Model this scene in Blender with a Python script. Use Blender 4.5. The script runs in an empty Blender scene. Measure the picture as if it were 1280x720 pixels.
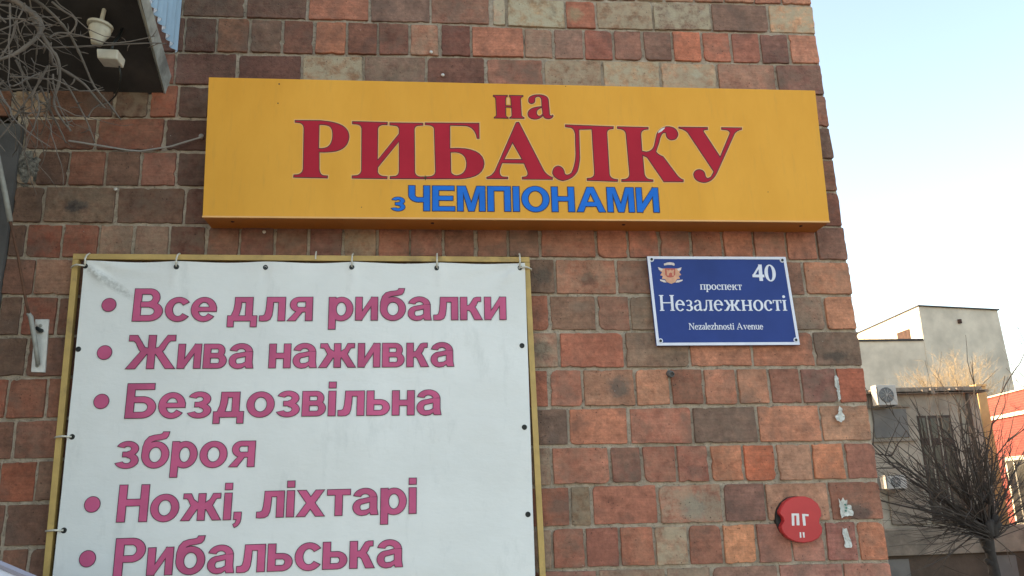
import bpy, bmesh, math, random
from mathutils import Vector, Matrix
from mathutils.geometry import tessellate_polygon
random.seed(7)
sc = bpy.context.scene
C = sc.collection

# ------------------------------------------------------------------ camera
PITCH, YAW, ROLL, DIST, EYE = 0.25535, 0.09682, -0.02974, 3.0732, 1.62
FPX = 1000.0
fw = Vector((math.sin(YAW)*math.cos(PITCH), math.cos(YAW)*math.cos(PITCH), math.sin(PITCH)))
r0 = Vector((math.cos(YAW), -math.sin(YAW), 0)); u0 = r0.cross(fw)
rt = math.cos(ROLL)*r0 + math.sin(ROLL)*u0
up = -math.sin(ROLL)*r0 + math.cos(ROLL)*u0
CAM = Vector((0, -DIST, EYE))
cd = bpy.data.cameras.new('camera'); cam = bpy.data.objects.new('camera', cd); C.objects.link(cam)
cam.matrix_world = Matrix(((rt.x, up.x, -fw.x, CAM.x), (rt.y, up.y, -fw.y, CAM.y), (rt.z, up.z, -fw.z, CAM.z), (0, 0, 0, 1)))
cd.sensor_width = 36; cd.lens = FPX/1280*36; cd.clip_start = .05; cd.clip_end = 5000
sc.camera = cam

# ------------------------------------------------------------------ sky, sun, exposure
SUN_DIR = Vector((0.86, -0.30, -0.42)).normalized()        # the way the light travels
elev = math.asin(-SUN_DIR.z); azim = math.atan2(-SUN_DIR.x, -SUN_DIR.y)
w = bpy.data.worlds.new('World'); sc.world = w; w.use_nodes = True
nt = w.node_tree; bg = nt.nodes['Background']
sky = nt.nodes.new('ShaderNodeTexSky'); sky.sky_type = 'NISHITA'; sky.sun_disc = False
sky.sun_elevation = elev; sky.sun_rotation = azim
sky.air_density = 1.0; sky.dust_density = 2.0; sky.ozone_density = 1.0
wb = nt.nodes.new('ShaderNodeMix'); wb.data_type = 'RGBA'; wb.blend_type = 'MULTIPLY'; wb.inputs[0].default_value = 1
wb.inputs[7].default_value = (1.15, 1.01, .84, 1)        # hazy air, less blue than a clear sky
nt.links.new(sky.outputs[0], wb.inputs[6]); nt.links.new(wb.outputs[2], bg.inputs[0]); bg.inputs[1].default_value = 0.15
sl = bpy.data.lights.new('sun', 'SUN'); sl.energy = 3.0; sl.angle = math.radians(.5); sl.color = (1, .80, .55)
so = bpy.data.objects.new('sun', sl); C.objects.link(so)
so.rotation_euler = SUN_DIR.to_track_quat('-Z', 'Y').to_euler()
sc.view_settings.view_transform = 'Standard'; sc.view_settings.look = 'None'
sc.view_settings.gamma = 1; sc.view_settings.use_curve_mapping = False
sc.view_settings.exposure = 1.95

# ------------------------------------------------------------------ helpers
def W(px, py, y=0.0):
    """the point at distance y from the wall plane seen at (px, py) of the 1280x720 photo"""
    v = fw*FPX + rt*(px-640) - up*(py-360)
    return CAM + v*((DIST+y)/v.y)

def lin(c):
    def f(x):
        x /= 255
        return x/12.92 if x < .04045 else ((x+.055)/1.055)**2.4
    return tuple(f(x) for x in c)

def tag(o, label=None, cat=None, group=None, kind=None):
    if label: o['label'] = label
    if cat: o['category'] = cat
    if group: o['group'] = group
    if kind: o['kind'] = kind
    return o

def empty(name, loc, label, cat, group=None):
    o = bpy.data.objects.new(name, None); C.objects.link(o); o.location = loc
    o.empty_display_size = .1
    return tag(o, label, cat, group)

def link(name, me, mat, parent=None, smooth=False):
    o = bpy.data.objects.new(name, me); C.objects.link(o)
    if mat: me.materials.append(mat)
    if smooth:
        for p in me.polygons: p.use_smooth = True
    if parent:
        o.parent = parent
        o.matrix_parent_inverse = world_of(parent).inverted()
    return o

def world_of(o):
    m = Matrix.Translation(o.location) @ o.rotation_euler.to_matrix().to_4x4()
    if o.parent: return world_of(o.parent) @ o.matrix_parent_inverse @ m
    return m

class MB:
    """collects vertices and faces in world space, then links them as one mesh object"""
    def __init__(s): s.v = []; s.f = []
    def add(s, vs, fs):
        n = len(s.v); s.v += [tuple(v) for v in vs]; s.f += [tuple(i+n for i in f) for f in fs]
    def box(s, a, b):
        x0, y0, z0 = a; x1, y1, z1 = b
        s.add([(x0,y0,z0),(x1,y0,z0),(x1,y1,z0),(x0,y1,z0),(x0,y0,z1),(x1,y0,z1),(x1,y1,z1),(x0,y1,z1)],
              [(0,3,2,1),(4,5,6,7),(0,1,5,4),(1,2,6,5),(2,3,7,6),(3,0,4,7)])
    def hexa(s, bot, top):
        s.add(list(bot)+list(top), [(0,3,2,1),(4,5,6,7),(0,1,5,4),(1,2,6,5),(2,3,7,6),(3,0,4,7)])
    def tube(s, pts, rad, n=6, cap=True):
        pts = [Vector(p) for p in pts]
        if not hasattr(rad, '__len__'): rad = [rad]*len(pts)
        rings = []; prev = None
        for i, p in enumerate(pts):
            t = (pts[min(i+1, len(pts)-1)] - pts[max(i-1, 0)])
            t = t.normalized() if t.length > 1e-9 else Vector((0, 0, 1))
            if prev is None:
                a = t.orthogonal().normalized()
            else:
                a = prev - t*prev.dot(t)
                a = a.normalized() if a.length > 1e-6 else t.orthogonal().normalized()
            prev = a; b = t.cross(a)
            rings.append([p + (a*math.cos(2*math.pi*k/n) + b*math.sin(2*math.pi*k/n))*rad[i] for k in range(n)])
        vs = [v for r in rings for v in r]; fs = []
        for i in range(len(pts)-1):
            for k in range(n):
                k2 = (k+1) % n
                fs.append((i*n+k, i*n+k2, (i+1)*n+k2, (i+1)*n+k))
        if cap:
            fs.append(tuple(range(n-1, -1, -1))); fs.append(tuple((len(pts)-1)*n+k for k in range(n)))
        s.add(vs, fs)
    def lathe(s, center, axis, prof, n=20):
        ax = Vector(axis).normalized(); a = ax.orthogonal().normalized(); b = ax.cross(a); c = Vector(center)
        vs = []; fs = []
        for r, h in prof:
            for k in range(n):
                th = 2*math.pi*k/n
                vs.append(c + ax*h + (a*math.cos(th)+b*math.sin(th))*r)
        for i in range(len(prof)-1):
            for k in range(n):
                k2 = (k+1) % n
                fs.append((i*n+k, i*n+k2, (i+1)*n+k2, (i+1)*n+k))
        fs.append(tuple(range(n-1, -1, -1))); fs.append(tuple((len(prof)-1)*n+k for k in range(n)))
        s.add(vs, fs)
    def mesh(s, name, bevel=0, normals=True):
        me = bpy.data.meshes.new(name); me.from_pydata(s.v, [], s.f)
        bm = bmesh.new(); bm.from_mesh(me)
        if normals: bmesh.ops.recalc_face_normals(bm, faces=bm.faces)
        if bevel:
            bmesh.ops.bevel(bm, geom=list(bm.edges), offset=bevel, segments=2, affect='EDGES', profile=.5, clamp_overlap=True)
        bm.to_mesh(me); bm.free(); me.update()
        return me
    def build(s, name, mat, parent=None, bevel=0, smooth=False, normals=True):
        return link(name, s.mesh(name, bevel, normals), mat, parent, smooth)

# ------------------------------------------------------------------ materials
class N:
    def __init__(s, name, rough=.8):
        s.m = bpy.data.materials.new(name); s.m.use_nodes = True
        s.t = s.m.node_tree; s.b = s.t.nodes['Principled BSDF']; s.b.inputs['Roughness'].default_value = rough
        s.co = s.t.nodes.new('ShaderNodeTexCoord').outputs['Object']
    def n(s, ty, **kw):
        o = s.t.nodes.new(ty)
        for k, v in kw.items(): setattr(o, k, v)
        return o
    def set(s, sock, v):
        if isinstance(v, bpy.types.NodeSocket): s.t.links.new(v, sock)
        elif isinstance(v, (tuple, list)) and len(v) == 3 and sock.type == 'RGBA': sock.default_value = (*v, 1)
        else: sock.default_value = v
    def noise(s, scale, detail=4, rough=.55, stretch=None, co=None):
        o = s.n('ShaderNodeTexNoise'); o.inputs['Scale'].default_value = scale
        o.inputs['Detail'].default_value = detail; o.inputs['Roughness'].default_value = rough
        c = co or s.co
        if stretch:
            mp = s.n('ShaderNodeMapping'); mp.inputs['Scale'].default_value = stretch
            s.t.links.new(c, mp.inputs[0]); c = mp.outputs[0]
        s.t.links.new(c, o.inputs['Vector']); return o.outputs['Fac']
    def vor(s, scale):
        o = s.n('ShaderNodeTexVoronoi'); o.inputs['Scale'].default_value = scale
        s.t.links.new(s.co, o.inputs['Vector']); return o.outputs['Distance']
    def ramp(s, fac, a, b, va=0., vb=1.):
        o = s.n('ShaderNodeMapRange'); o.clamp = True
        s.set(o.inputs['Value'], fac)
        for nme, v in (('From Min', a), ('From Max', b), ('To Min', va), ('To Max', vb)): s.set(o.inputs[nme], v)
        return o.outputs[0]
    def math(s, op, a, b):
        o = s.n('ShaderNodeMath', operation=op); s.set(o.inputs[0], a); s.set(o.inputs[1], b); return o.outputs[0]
    def mix(s, fac, a, b, blend='MIX'):
        o = s.n('ShaderNodeMix', data_type='RGBA', blend_type=blend)
        s.set(o.inputs['Factor'], fac)
        s.set(o.inputs[6], a); s.set(o.inputs[7], b); return o.outputs[2]
    def bump(s, h, strength=.5, dist=.005, prev=None):
        o = s.n('ShaderNodeBump'); s.set(o.inputs['Height'], h)
        o.inputs['Strength'].default_value = strength; o.inputs['Distance'].default_value = dist
        if prev: s.t.links.new(prev, o.inputs['Normal'])
        return o.outputs[0]
    def done(s, col, normal=None, rough=None, metal=0):
        s.set(s.b.inputs['Base Color'], col)
        if normal is not None: s.t.links.new(normal, s.b.inputs['Normal'])
        if rough is not None: s.set(s.b.inputs['Roughness'], rough)
        s.b.inputs['Metallic'].default_value = metal
        return s.m

def simple(name, col, rough=.7, var=.15, scale=12, metal=0, bump=0.0, dirt=None, bscale=60, dist=.003):
    m = N(name, rough)
    f = m.ramp(m.noise(scale), .3, .7, 1-var, 1+var)
    c = m.mix(1.0, tuple(col), f, 'MULTIPLY')
    if dirt:
        dc, lo, hi, amt = dirt
        c = m.mix(m.ramp(m.noise(scale*.45, 6, .65), lo, hi, 0, amt), c, dc)
    nrm = m.bump(m.noise(bscale, 5, .6), bump, dist) if bump else None
    return m.done(c, nrm, metal=metal)

MAT_N = {}
STAINS = [  # photo px, half sizes in metres, colour, strength: scorched or scuffed places on single bricks
 (97,259,.055,.040,(.022,.022,.026),.9),(772,484,.060,.060,(.12,.095,.075),.9),(866,634,.075,.060,(.20,.18,.14),.85),(676,346,.050,.055,(.075,.065,.05),.8),
 (676,437,.050,.055,(.06,.052,.042),.8),(1046,446,.075,.030,(.03,.026,.024),.8),(1072,640,.085,.050,(.075,.066,.055),.85),(735,350,.06,.04,(.07,.055,.042),.6),(725,384,.07,.03,(.25,.18,.13),.5),
 (868,590,.06,.03,(.14,.055,.042),.7),(718,20,.05,.05,(.30,.29,.16),.6),(690,15,.03,.05,(.28,.27,.2),.6),(870,95,.035,.035,(.45,.44,.32),.8),(690,550,.03,.05,(.09,.08,.07),.4),(838,20,.04,.03,(.36,.31,.22),.7),(880,18,.035,.02,(.36,.31,.24),.7)]
def brick_material(name):
    m = N(name, .92)
    MAT_N['brick'] = m
    at = m.n('ShaderNodeVertexColor'); at.layer_name = 'Tint'
    tint = at.outputs['Color']; pale = at.outputs['Alpha']
    c = m.mix(1.0, tint, m.ramp(m.noise(7, 6, .65), .3, .7, .68, 1.34), 'MULTIPLY')
    c = m.mix(1.0, c, m.ramp(m.noise(42, 6, .75), .3, .7, .66, 1.36), 'MULTIPLY')
    c = m.mix(1.0, c, m.ramp(m.noise(12, 5, .7, (.3, 1, 7)), .3, .7, .84, 1.16), 'MULTIPLY')
    # fired-in grey-brown patches, soot
    c = m.mix(m.ramp(m.noise(5.5, 4, .6), .52, .70, 0, .62), c, (.115, .076, .058))
    # chalky / khaki bloom where a brick carries it
    warp = m.ramp(m.noise(26, 5, .7), .3, .7, -.35, .35)
    for px, py, rx, rz, col, amt in STAINS:
        p = W(px, py)
        mp = m.n('ShaderNodeMapping', vector_type='TEXTURE'); mp.inputs['Location'].default_value = (p.x, 0, p.z); mp.inputs['Scale'].default_value = (rx, .3, rz)
        m.t.links.new(m.co, mp.inputs[0]); gr = m.n('ShaderNodeTexGradient', gradient_type='SPHERICAL'); m.t.links.new(mp.outputs[0], gr.inputs[0])
        c = m.mix(m.ramp(m.math('ADD', gr.outputs['Fac'], m.math('MULTIPLY', warp, m.ramp(gr.outputs['Fac'], 0, .15))), .10, .60, 0, amt*.85), c, col)
    g = m.math('MULTIPLY', m.ramp(m.noise(22, 6, .7), .38, .56), pale)
    c = m.mix(g, c, (.46, .385, .255))
    sp = m.math('MULTIPLY', m.ramp(m.vor(55), .05, .16, 1, 0), m.ramp(m.noise(9, 3), .44, .58))
    c = m.mix(m.math('MULTIPLY', sp, .85), c, (.03, .022, .018))
    wv = m.math('MULTIPLY', m.ramp(m.vor(21), .02, .05, 1, 0), m.ramp(m.noise(6.3, 3), .52, .58))
    c = m.mix(m.math('MULTIPLY', wv, .8), c, (.55, .48, .40))
    h = m.math('ADD', m.noise(70, 6, .7), m.math('MULTIPLY', m.noise(14, 4, .6), 1.6))
    h = m.math('SUBTRACT', h, m.math('MULTIPLY', sp, .8))
    return m.done(c, m.bump(h, .75, .007))

def mortar_material():
    m = N('mortar', .95)
    c = m.mix(m.ramp(m.noise(18, 6, .7), .35, .65), (.36, .285, .205), (.60, .49, .365))
    c = m.mix(m.ramp(m.noise(60, 5, .7), .55, .68, 0, .8), c, (.09, .07, .055))
    return m.done(c, m.bump(m.noise(55, 6, .75), 1.0, .012))

M = {}
M['brick'] = brick_material('brick'); M['mortar'] = mortar_material()

# ------------------------------------------------------------------ brick building
XL, XR = -1.63, 1.712
def wx(px, py): p = W(px, py); return p.x, p.z
LINES = {  # mortar courses, followed along the wall (photo px)
 0: [(640,-3),(990,5)],
 1: [(225,21.5),(300,24),(600,32.6),(680,37),(880,40.5),(1001,43.5)],
 2: [(225,67),(600,73),(680,75),(880,79.5),(1010,81.5)], 3: [(222,107.5),(1018,120)],
 4: [(40,148),(220,149),(1024,160)], 5: [(30,188.5),(200,190),(1030,200)], 6: [(30,233),(130,233.7),(1036,241)],
 7: [(15,280),(100,280.5),(255,282.5),(1042,284)], 8: [(10,323),(100,324.5),(680,323.5),(1050,327)],
 9: [(10,370),(75,371),(680,368.7),(1040,370)], 10: [(10,421),(80,420),(671,415),(1040,414)],
 11: [(10,472.5),(65,471.7),(700,461),(1075,459)], 12: [(30,524.5),(684,510.2),(1085,504.6)],
 13: [(60,575),(690,558.4),(1095,552)], 14: [(60,628),(700,606.9),(1100,600)],
 15: [(40,684),(700,659),(1105,649.9)], 16: [(40,742),(700,711.8),(1112,701)]}
LXZ = {k: sorted(wx(*p) for p in v) for k, v in LINES.items()}
def line_z(k, x):
    if k < 0: return line_z(0, x) - .150*k
    if k > 16: return line_z(16, x) - .150*(k-16)
    L = LXZ[k]
    if k == 0:                      # only seen at its right end: keep it parallel to course 1
        return line_z(1, x) + .146
    if x <= L[0][0]: return L[0][1]
    for (xa, za), (xb, zb) in zip(L, L[1:]):
        if x <= xb: return za + (zb-za)*(x-xa)/(xb-xa)
    return L[-1][1]

# per course: mid-row photo y, then runs of joints with the colours of the bricks between them
# colours carry an optional 4th value: how chalky the brick is
ROWS = {
-1: (2, [([757,795,830,867,904,942,976,1010], [(120,90,72),(170,150,130,.8),(150,115,90),(140,95,75),(150,105,82),(150,95,75),(165,110,85)])]),
 0: (18, [([228,307.3,384.7,462,538,611.6,614.5,633,706.6,745,815,888,959,1014],
   [(82,62,52),(88,62,52),(150,90,68),(105,85,75),(120,82,68),(112,90,76),(165,150,128,.9),(142,132,100,1),(135,75,55),(122,106,84,.6),(105,92,78,.75),(102,82,72),(188,150,112,.8)])]),
 1: (50, [([231,271,312.5,353,393,433.5,472.5,511.5,550,588.5,654.6,691,729,766,802.6,838.8,875.6,912,948,984.5,1021],
   [(68,45,38),(112,76,56),(94,74,62),(100,64,52),(156,96,68),(104,66,52),(104,66,55),(148,102,80,.25),(94,54,46),(162,100,76),(134,108,92,.2),(130,102,90),(136,76,64),(122,84,72),(104,78,68),(172,94,66),(165,92,70),(140,84,70),(100,68,62),(168,108,85)])]),
 2: (95, [([219,296.5,377,454.7,532.5,606.5,679.4,752.5,824.7,896,969,1029],
   [(78,52,46),(84,56,50),(136,116,88,.8),(104,86,75,.2),(96,64,56),(130,86,72),(118,102,82,.55),(150,132,100,.9),(168,142,112,.7),(140,102,86,.15),(114,78,70)])]),
 3: (129, [([60,144,188,223,262,302,342,1036], [(86,60,48),(92,72,58,.2),(150,76,52),(80,56,48),(110,70,56),(110,70,56),None])]),
 4: (170, [([32,121,207,284,360,1042], [(112,66,50),(130,72,54),(78,54,46),(100,66,54),None])]),
 5: (212, [([46,86.5,132,177,221.5,262,302,343,1048], [(86,66,54),(118,74,56),(98,74,60),(126,80,66),(78,54,46),(110,70,56),(104,64,52),None])]),
 6: (257, [([15,56,146,231.5,312,390,1053], [(96,78,64),(104,86,70,.15),(96,70,56),(82,54,46),(110,70,56),None])]),
 7: (303, [([8,33,78.5,124.5,168,212.5,258.5,299.8,343.8,386.5,429,471.3,512.6,554,594.5,634.8,674.7,744.3,784.4,823,863,902,940.6,980.5,1019.6,1053],
   [(92,72,60),(128,66,48),(130,70,52),(144,118,98,.2),(132,110,94,.2),(98,60,50),(108,72,58),(104,64,54),(112,76,60),(104,64,56),(120,96,74,.3),(128,80,62),(112,70,58),(112,76,62),(122,82,66),(110,82,68),(140,86,66),(150,92,70),(150,88,70),(140,86,70),(140,84,64),(150,92,70),(138,88,72),(150,96,76),(112,80,70)])]),
 8: (347, [([3,44,130,175,220,300,345,385,470,510,560,600,640,693.5,770.5,852,935,1003.7,1060],
   [(112,80,66),(142,108,88,.1),(120,80,62),(110,76,60),(120,80,62),(130,84,66),(120,80,62),(130,84,66),(110,72,60),(120,84,70),(120,80,62),(122,104,88,.35),(92,76,64),(142,94,74,.2),(120,86,70),(150,95,76),(116,86,72),(170,112,82)])]),
 9: (392, [([0,28,73.5,110,190,280,320,400,480,520,600,645,686.5,746,787.5,830,910,990,1030,1066],
   [(90,72,60),(128,70,54),(110,70,56),(120,80,62),(110,76,60),(120,80,62),(130,84,66),(120,80,62),(110,72,60),(120,84,70),(120,80,62),(142,86,66),(110,86,70),(116,80,66),(106,92,76,.15),(130,84,66),(112,80,66),(118,98,84,.2),(168,112,82)])]),
 10: (437, [([-10,35,122,170,255,345,440,480,570,655,698.8,780.5,860.5,939,1016.5,1075],
   [(92,74,62),(104,74,62),(110,70,56),(120,80,62),(110,76,60),(120,80,62),(130,84,66),(120,80,62),(110,72,60),(132,102,86,.35),(152,84,64),(106,90,75,.1),(162,104,78),(152,94,70),(90,76,65)])]),
 11: (484, [([-40,12,61,110,155,240,330,420,460,550,640,686.5,728.5,794,837,879,920.5,961,1000.5,1046,1084],
   [(130,68,50),(122,72,54),(112,72,56),(120,80,62),(110,76,60),(120,80,62),(130,84,66),(120,80,62),(110,72,60),(120,84,70),(150,86,66),(152,92,74),(140,100,78),(170,114,85),(114,68,52),(164,104,80),(164,112,86),(120,76,62),(114,76,70),(152,76,54)])]),
 12: (532, [([-60,21,108,200,290,380,425,515,610,655,710,785.5,865,946,1025.5,1091],
   [(102,70,56),(114,76,62),(120,80,62),(110,76,60),(120,80,62),(130,84,66),(120,80,62),(110,72,60),(120,84,70),(96,82,72),(166,102,76),(156,94,76),(96,82,72),(170,110,82),(156,116,90)])]),
 13: (580, [([-45,2,48.5,95,190,280,370,460,550,640,689,762,802,844.5,886.5,928.5,969.5,1014.5,1056,1098],
   [(110,70,56),(138,70,46),(104,80,66),(120,80,62),(110,76,60),(120,80,62),(130,84,66),(120,80,62),(110,72,60),(122,104,90,.3),(146,90,72),(106,70,60),(142,86,70),(136,80,66),(164,100,70),(164,76,42),(165,126,102),(182,110,74),(136,86,73)])]),
 14: (630, [([-75,10.5,100,200,290,380,470,560,640,712,740,822.5,903,957,1036.5,1107],
   [(110,70,56),(98,72,60),(120,80,62),(110,76,60),(120,80,62),(130,84,66),(120,80,62),(110,72,60),(132,74,56),(96,82,62,.3),(150,90,72),(146,100,82,.4),(112,82,74),(165,126,102),(128,80,64)])]),
 15: (681, [([-90,-40,5,39,80,130,220,310,400,490,580,640,690,731.5,774,817.5,860,902.5,945,988,1031,1072,1115],
   [(110,70,56),(98,72,60),(110,76,60),(98,74,62),(110,92,80),(110,76,60),(120,80,62),(130,84,66),(120,80,62),(110,72,60),(120,84,70),(124,106,92,.3),(136,80,64),(126,74,62),(146,87,66),(142,120,98,.6),(130,80,64),(188,122,80),(145,96,84),(150,100,90),(135,82,77),(170,102,72)])]),
 16: (728, [([-90,-10,70,150,240,330,420,510,600,680,748,833,889,973,1055,1120],
   [(110,70,56),(98,72,60),(110,76,60),(104,70,60),(110,76,60),(120,80,62),(130,84,66),(120,80,62),(110,72,60),(132,88,80),(122,100,86,.3),(112,96,84,.3),(116,90,80),(142,97,90),(150,98,86)])]),
}
PAL = [(120,80,62),(140,88,68),(104,72,60),(150,92,70),(96,76,66),(162,104,78),(112,70,58),(130,84,70),(124,104,86,.4),(88,62,54)]

class BrickMesh:
    def __init__(s): s.v = []; s.f = []; s.c = []
    def brick(s, quad, col, to3, rnd, plane=0.0):
        """quad: bl, br, tr, tl in wall coordinates (already inset); to3(x, z, out) -> world point"""
        q = [Vector(p).to_3d() for p in quad]; q = [Vector((p.x, p.y)) for p in q]
        wob = [Vector((rnd.uniform(-.0022,.0022), rnd.uniform(-.0022,.0022))) for _ in q]
        q = [a+b for a, b in zip(q, wob)]
        out = []
        for i in range(4):
            a, b, c = q[i-1], q[i], q[(i+1) % 4]
            cr = rnd.uniform(.0012, .0045) if rnd.random() < .82 else rnd.uniform(.008, .022)
            d1 = (a-b).normalized(); d2 = (c-b).normalized()
            out += [b+d1*cr, b+d1*cr*.35+d2*cr*.35*rnd.uniform(.6, 1), b+d2*cr]
            d = c-b; L = d.length - cr*2; n = max(2, int(L/.016))
            nrm = Vector((d.y, -d.x)).normalized()
            ph = rnd.uniform(0, 9)
            for k in range(1, n):
                t = (cr + L*k/n)/d.length
                j = rnd.gauss(0, .0007) + .0004*math.sin(ph+k*.8)
                if rnd.random() < .045: j -= rnd.uniform(.002, .006)
                out.append(b+d*t+nrm*j)
        cen = sum(out, Vector((0, 0)))/len(out)
        base = len(s.v); n = len(out); tilt = rnd.uniform(-.0025, .0025); tz = rnd.uniform(-.0025, .0025); lift = plane+.0100+rnd.uniform(-.003, .003)
        for inset, o in ((0, -.006), (.0002, None), (.0020, None)):
            for p in out:
                dv = (cen-p); dv = dv.normalized()
                pp = p+dv*inset*rnd.uniform(.7, 1.5)
                if o is None:
                    h = lift + tilt*(p.x-cen.x)*8 + tz*(p.y-cen.y)*12 + rnd.gauss(0, .0004)
                    if inset < .001: h -= rnd.uniform(.0008, .0035)
                else: h = plane+o
                s.v.append(to3(pp.x, pp.y, h))
        fs = []
        for r in range(2):
            for k in range(n):
                k2 = (k+1) % n
                fs.append((base+r*n+k, base+r*n+k2, base+(r+1)*n+k2, base+(r+1)*n+k))
        fs.append(tuple(base+2*n+k for k in range(n)))
        s.f += fs; s.c += [col]*len(fs)
    def build(s, name, parent):
        me = bpy.data.meshes.new(name); me.from_pydata(s.v, [], s.f)
        ca = me.color_attributes.new('Tint', 'FLOAT_COLOR', 'CORNER')
        for p in me.polygons:
            for li in p.loop_indices: ca.data[li].color = s.c[p.index]
        bm = bmesh.new(); bm.from_mesh(me); bmesh.ops.triangulate(bm, faces=[f for f in bm.faces if len(f.verts) > 4])
        bm.to_mesh(me); bm.free()
        me.update()
        return link(name, me, M['brick'], parent)

BRICK_GAIN = 1.38
def tint(c, rnd, gain=1.0):
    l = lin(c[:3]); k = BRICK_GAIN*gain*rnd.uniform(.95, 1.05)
    lum = .3*l[0]+.59*l[1]+.11*l[2]; lum2 = lum**.74*.125**.26          # weathered: tones drawn together, a dusty brown veil
    base = [x*lum2/lum for x in l]; veil = (lum2*1.78, lum2*.78, lum2*.52)
    l = [.60*a_+.40*b_ for a_, b_ in zip(base, veil)]; l[2] *= .93
    return (l[0]*k, l[1]*k, l[2]*k, c[3] if len(c) > 3 else (rnd.uniform(.0, .12)))

HT = 6.4; DEPTH = 17.0; XBACK = -9.0
bld = empty('brick_building', (0, 4, 0), 'old building of mottled red and brown bricks carrying the yellow shop sign', 'building')
rnd = random.Random(11)
fb = BrickMesh()
front = lambda x, z, o: (x, -o, z)
def put_row(k, edges, cols, gains=None):
    for (xa, xb), c in zip(zip(edges, edges[1:]), cols):
        if c is None or xb-xa < .012: continue
        xa2 = xa + rnd.uniform(.0042, .0075); xb2 = xb - rnd.uniform(.0042, .0075)
        if xb >= XR-.01: xb2 = XR - rnd.uniform(0, .006)
        if xb2-xa2 < .012: continue
        top = lambda x: line_z(k, x) - .0064; bot = lambda x: line_z(k+1, x) + .0064
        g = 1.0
        if 3 <= k <= 10 and xb < -.8: g = .70 if k < 5 else .84  # left bricks under the balcony: its shade put into the tint, some soot too
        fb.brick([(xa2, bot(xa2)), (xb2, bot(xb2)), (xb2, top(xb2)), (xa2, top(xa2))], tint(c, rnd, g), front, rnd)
def fill(k, a, b):
    head = (k % 2 == 1); step = .1325 if head else .2625
    n = max(1, round((b-a)/step)); e = [a+(b-a)*i/n for i in range(n+1)]
    return e, [rnd.choice(PAL) for _ in range(n)]
ZLOW = line_z(24, 0)
for k in range(-20, 25):
    if line_z(k, 0) > HT-.05: continue
    left = XL if k >= 4 else -3.4
    if k in ROWS:
        y, runs = ROWS[k]
        edges = []; cols = []
        for js, cs in runs:
            xs = [wx(j, y)[0] for j in js]
            for i, c in enumerate(cs):
                if c is None:
                    e2, c2 = fill(k, xs[i], xs[i+1])
                    edges += e2[:-1]; cols += c2
                else:
                    edges.append(xs[i]); cols.append(c)
            edges.append(xs[-1])
        edges[-1] = XR
        if edges[0] > left+.03:
            e2, c2 = fill(k, left, edges[0]); edges = e2[:-1]+edges; cols = c2+cols
        keep = [(a, b, c) for a, b, c in zip(edges, edges[1:], cols) if b > left+.02]
        for a, b, c in keep: put_row(k, [max(a, left), b], [c])
    else:
        e, c = fill(k, left, XR); put_row(k, e, c)
fb.build('front_brickwork', bld)
# mortar bed of the front: an uneven sheet a few millimetres behind the brick faces, and the solid wall behind it
mo = MB()
nx, nz = 170, 120; x0, x1 = -3.4, XR-.002
zs = [i/nz*HT for i in range(nz+1)]
vs = []
for j in range(nz+1):
    for i in range(nx+1):
        x = x0+(x1-x0)*i/nx
        vs.append((x, -(.001+rnd.gauss(0, .0011)) if i < nx else .004, zs[j]))
mo.add(vs, [(j*(nx+1)+i, j*(nx+1)+i+1, (j+1)*(nx+1)+i+1, (j+1)*(nx+1)+i) for j in range(nz) for i in range(nx) if not (x0+(x1-x0)*(i+1)/nx < XL-.01 and zs[j+1] < 3.2)])
mo.build('front_mortar', M['mortar'], bld, normals=False)
# return wall round the right corner
sb = BrickMesh(); rs = random.Random(5)
side = lambda y, z, o: (XR+o-.010, y, z)
nrow = int(HT/.15)
for k in range(nrow):
    head = k % 2 == 0; step = .1325 if head else .2625
    y = .004 + (0 if head else 0)
    while y < (3.2 if k > 4 else 2.5):
        sb.brick([(y+.004, k*.15+.0055), (y+step-.004, k*.15+.0055), (y+step-.004, k*.15+.1445), (y+.004, k*.15+.1445)], tint(rs.choice(PAL), rs), side, rs)
        y += step
sb.build('side_brickwork', bld)
core = MB(); core.box((XBACK, .006, 3.2), (XR-.012, DEPTH, HT)); core.box((XL+.012, .006, 0), (XR-.012, DEPTH, 3.2)); core.box((XBACK, .55, 0), (XL+.012, DEPTH, 3.2))
core.build('wall_core', M['mortar'], bld)
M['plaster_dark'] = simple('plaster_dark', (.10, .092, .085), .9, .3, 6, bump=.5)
M['roofing'] = simple('roofing', (.08, .08, .085), .9, .2, 4, bump=.3)
rf = MB(); rf.box((XBACK-.1, -.12, HT), (XR+.12, DEPTH+.1, HT+.14)); rf.build('roof', M['roofing'], bld, bevel=.01)
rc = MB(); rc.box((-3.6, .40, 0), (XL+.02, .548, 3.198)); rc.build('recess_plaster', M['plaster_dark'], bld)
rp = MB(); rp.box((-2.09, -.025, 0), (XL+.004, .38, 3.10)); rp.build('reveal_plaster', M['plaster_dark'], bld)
pw_ = MB(); pw_.box((-2.35, -1.6, 0), (-2.1, .39, 3.15)); pw_.build('added_shade_wall', M['plaster_dark'], bld, bevel=.01)  # added wall out of view, put there to shade the brickwork's left end
# rough lump of mortar where a brick is broken at the left end
M['rough_mortar'] = (lambda m: m.done(m.mix(m.ramp(m.noise(55, 6, .75), .4, .6), (.13, .12, .095), (.40, .36, .29)), m.bump(m.noise(80, 6, .8), 1, .02)))(N('rough_mortar', .95))
bm = bmesh.new(); bmesh.ops.create_icosphere(bm, subdivisions=4, radius=1)
from mathutils import noise as mnoise
c0 = W(35, 211)
for v in bm.verts:
    d = v.co.normalized(); k = 1+.35*mnoise.fractal(d*3, 1, 2, 4)
    v.co = Vector((c0.x+d.x*.05*k, c0.y+d.y*.02*k, c0.z+d.z*.068*k))
me = bpy.data.meshes.new('mortar_lump'); bm.to_mesh(me); bm.free(); link('mortar_lump', me, M['rough_mortar'], bld)

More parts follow.
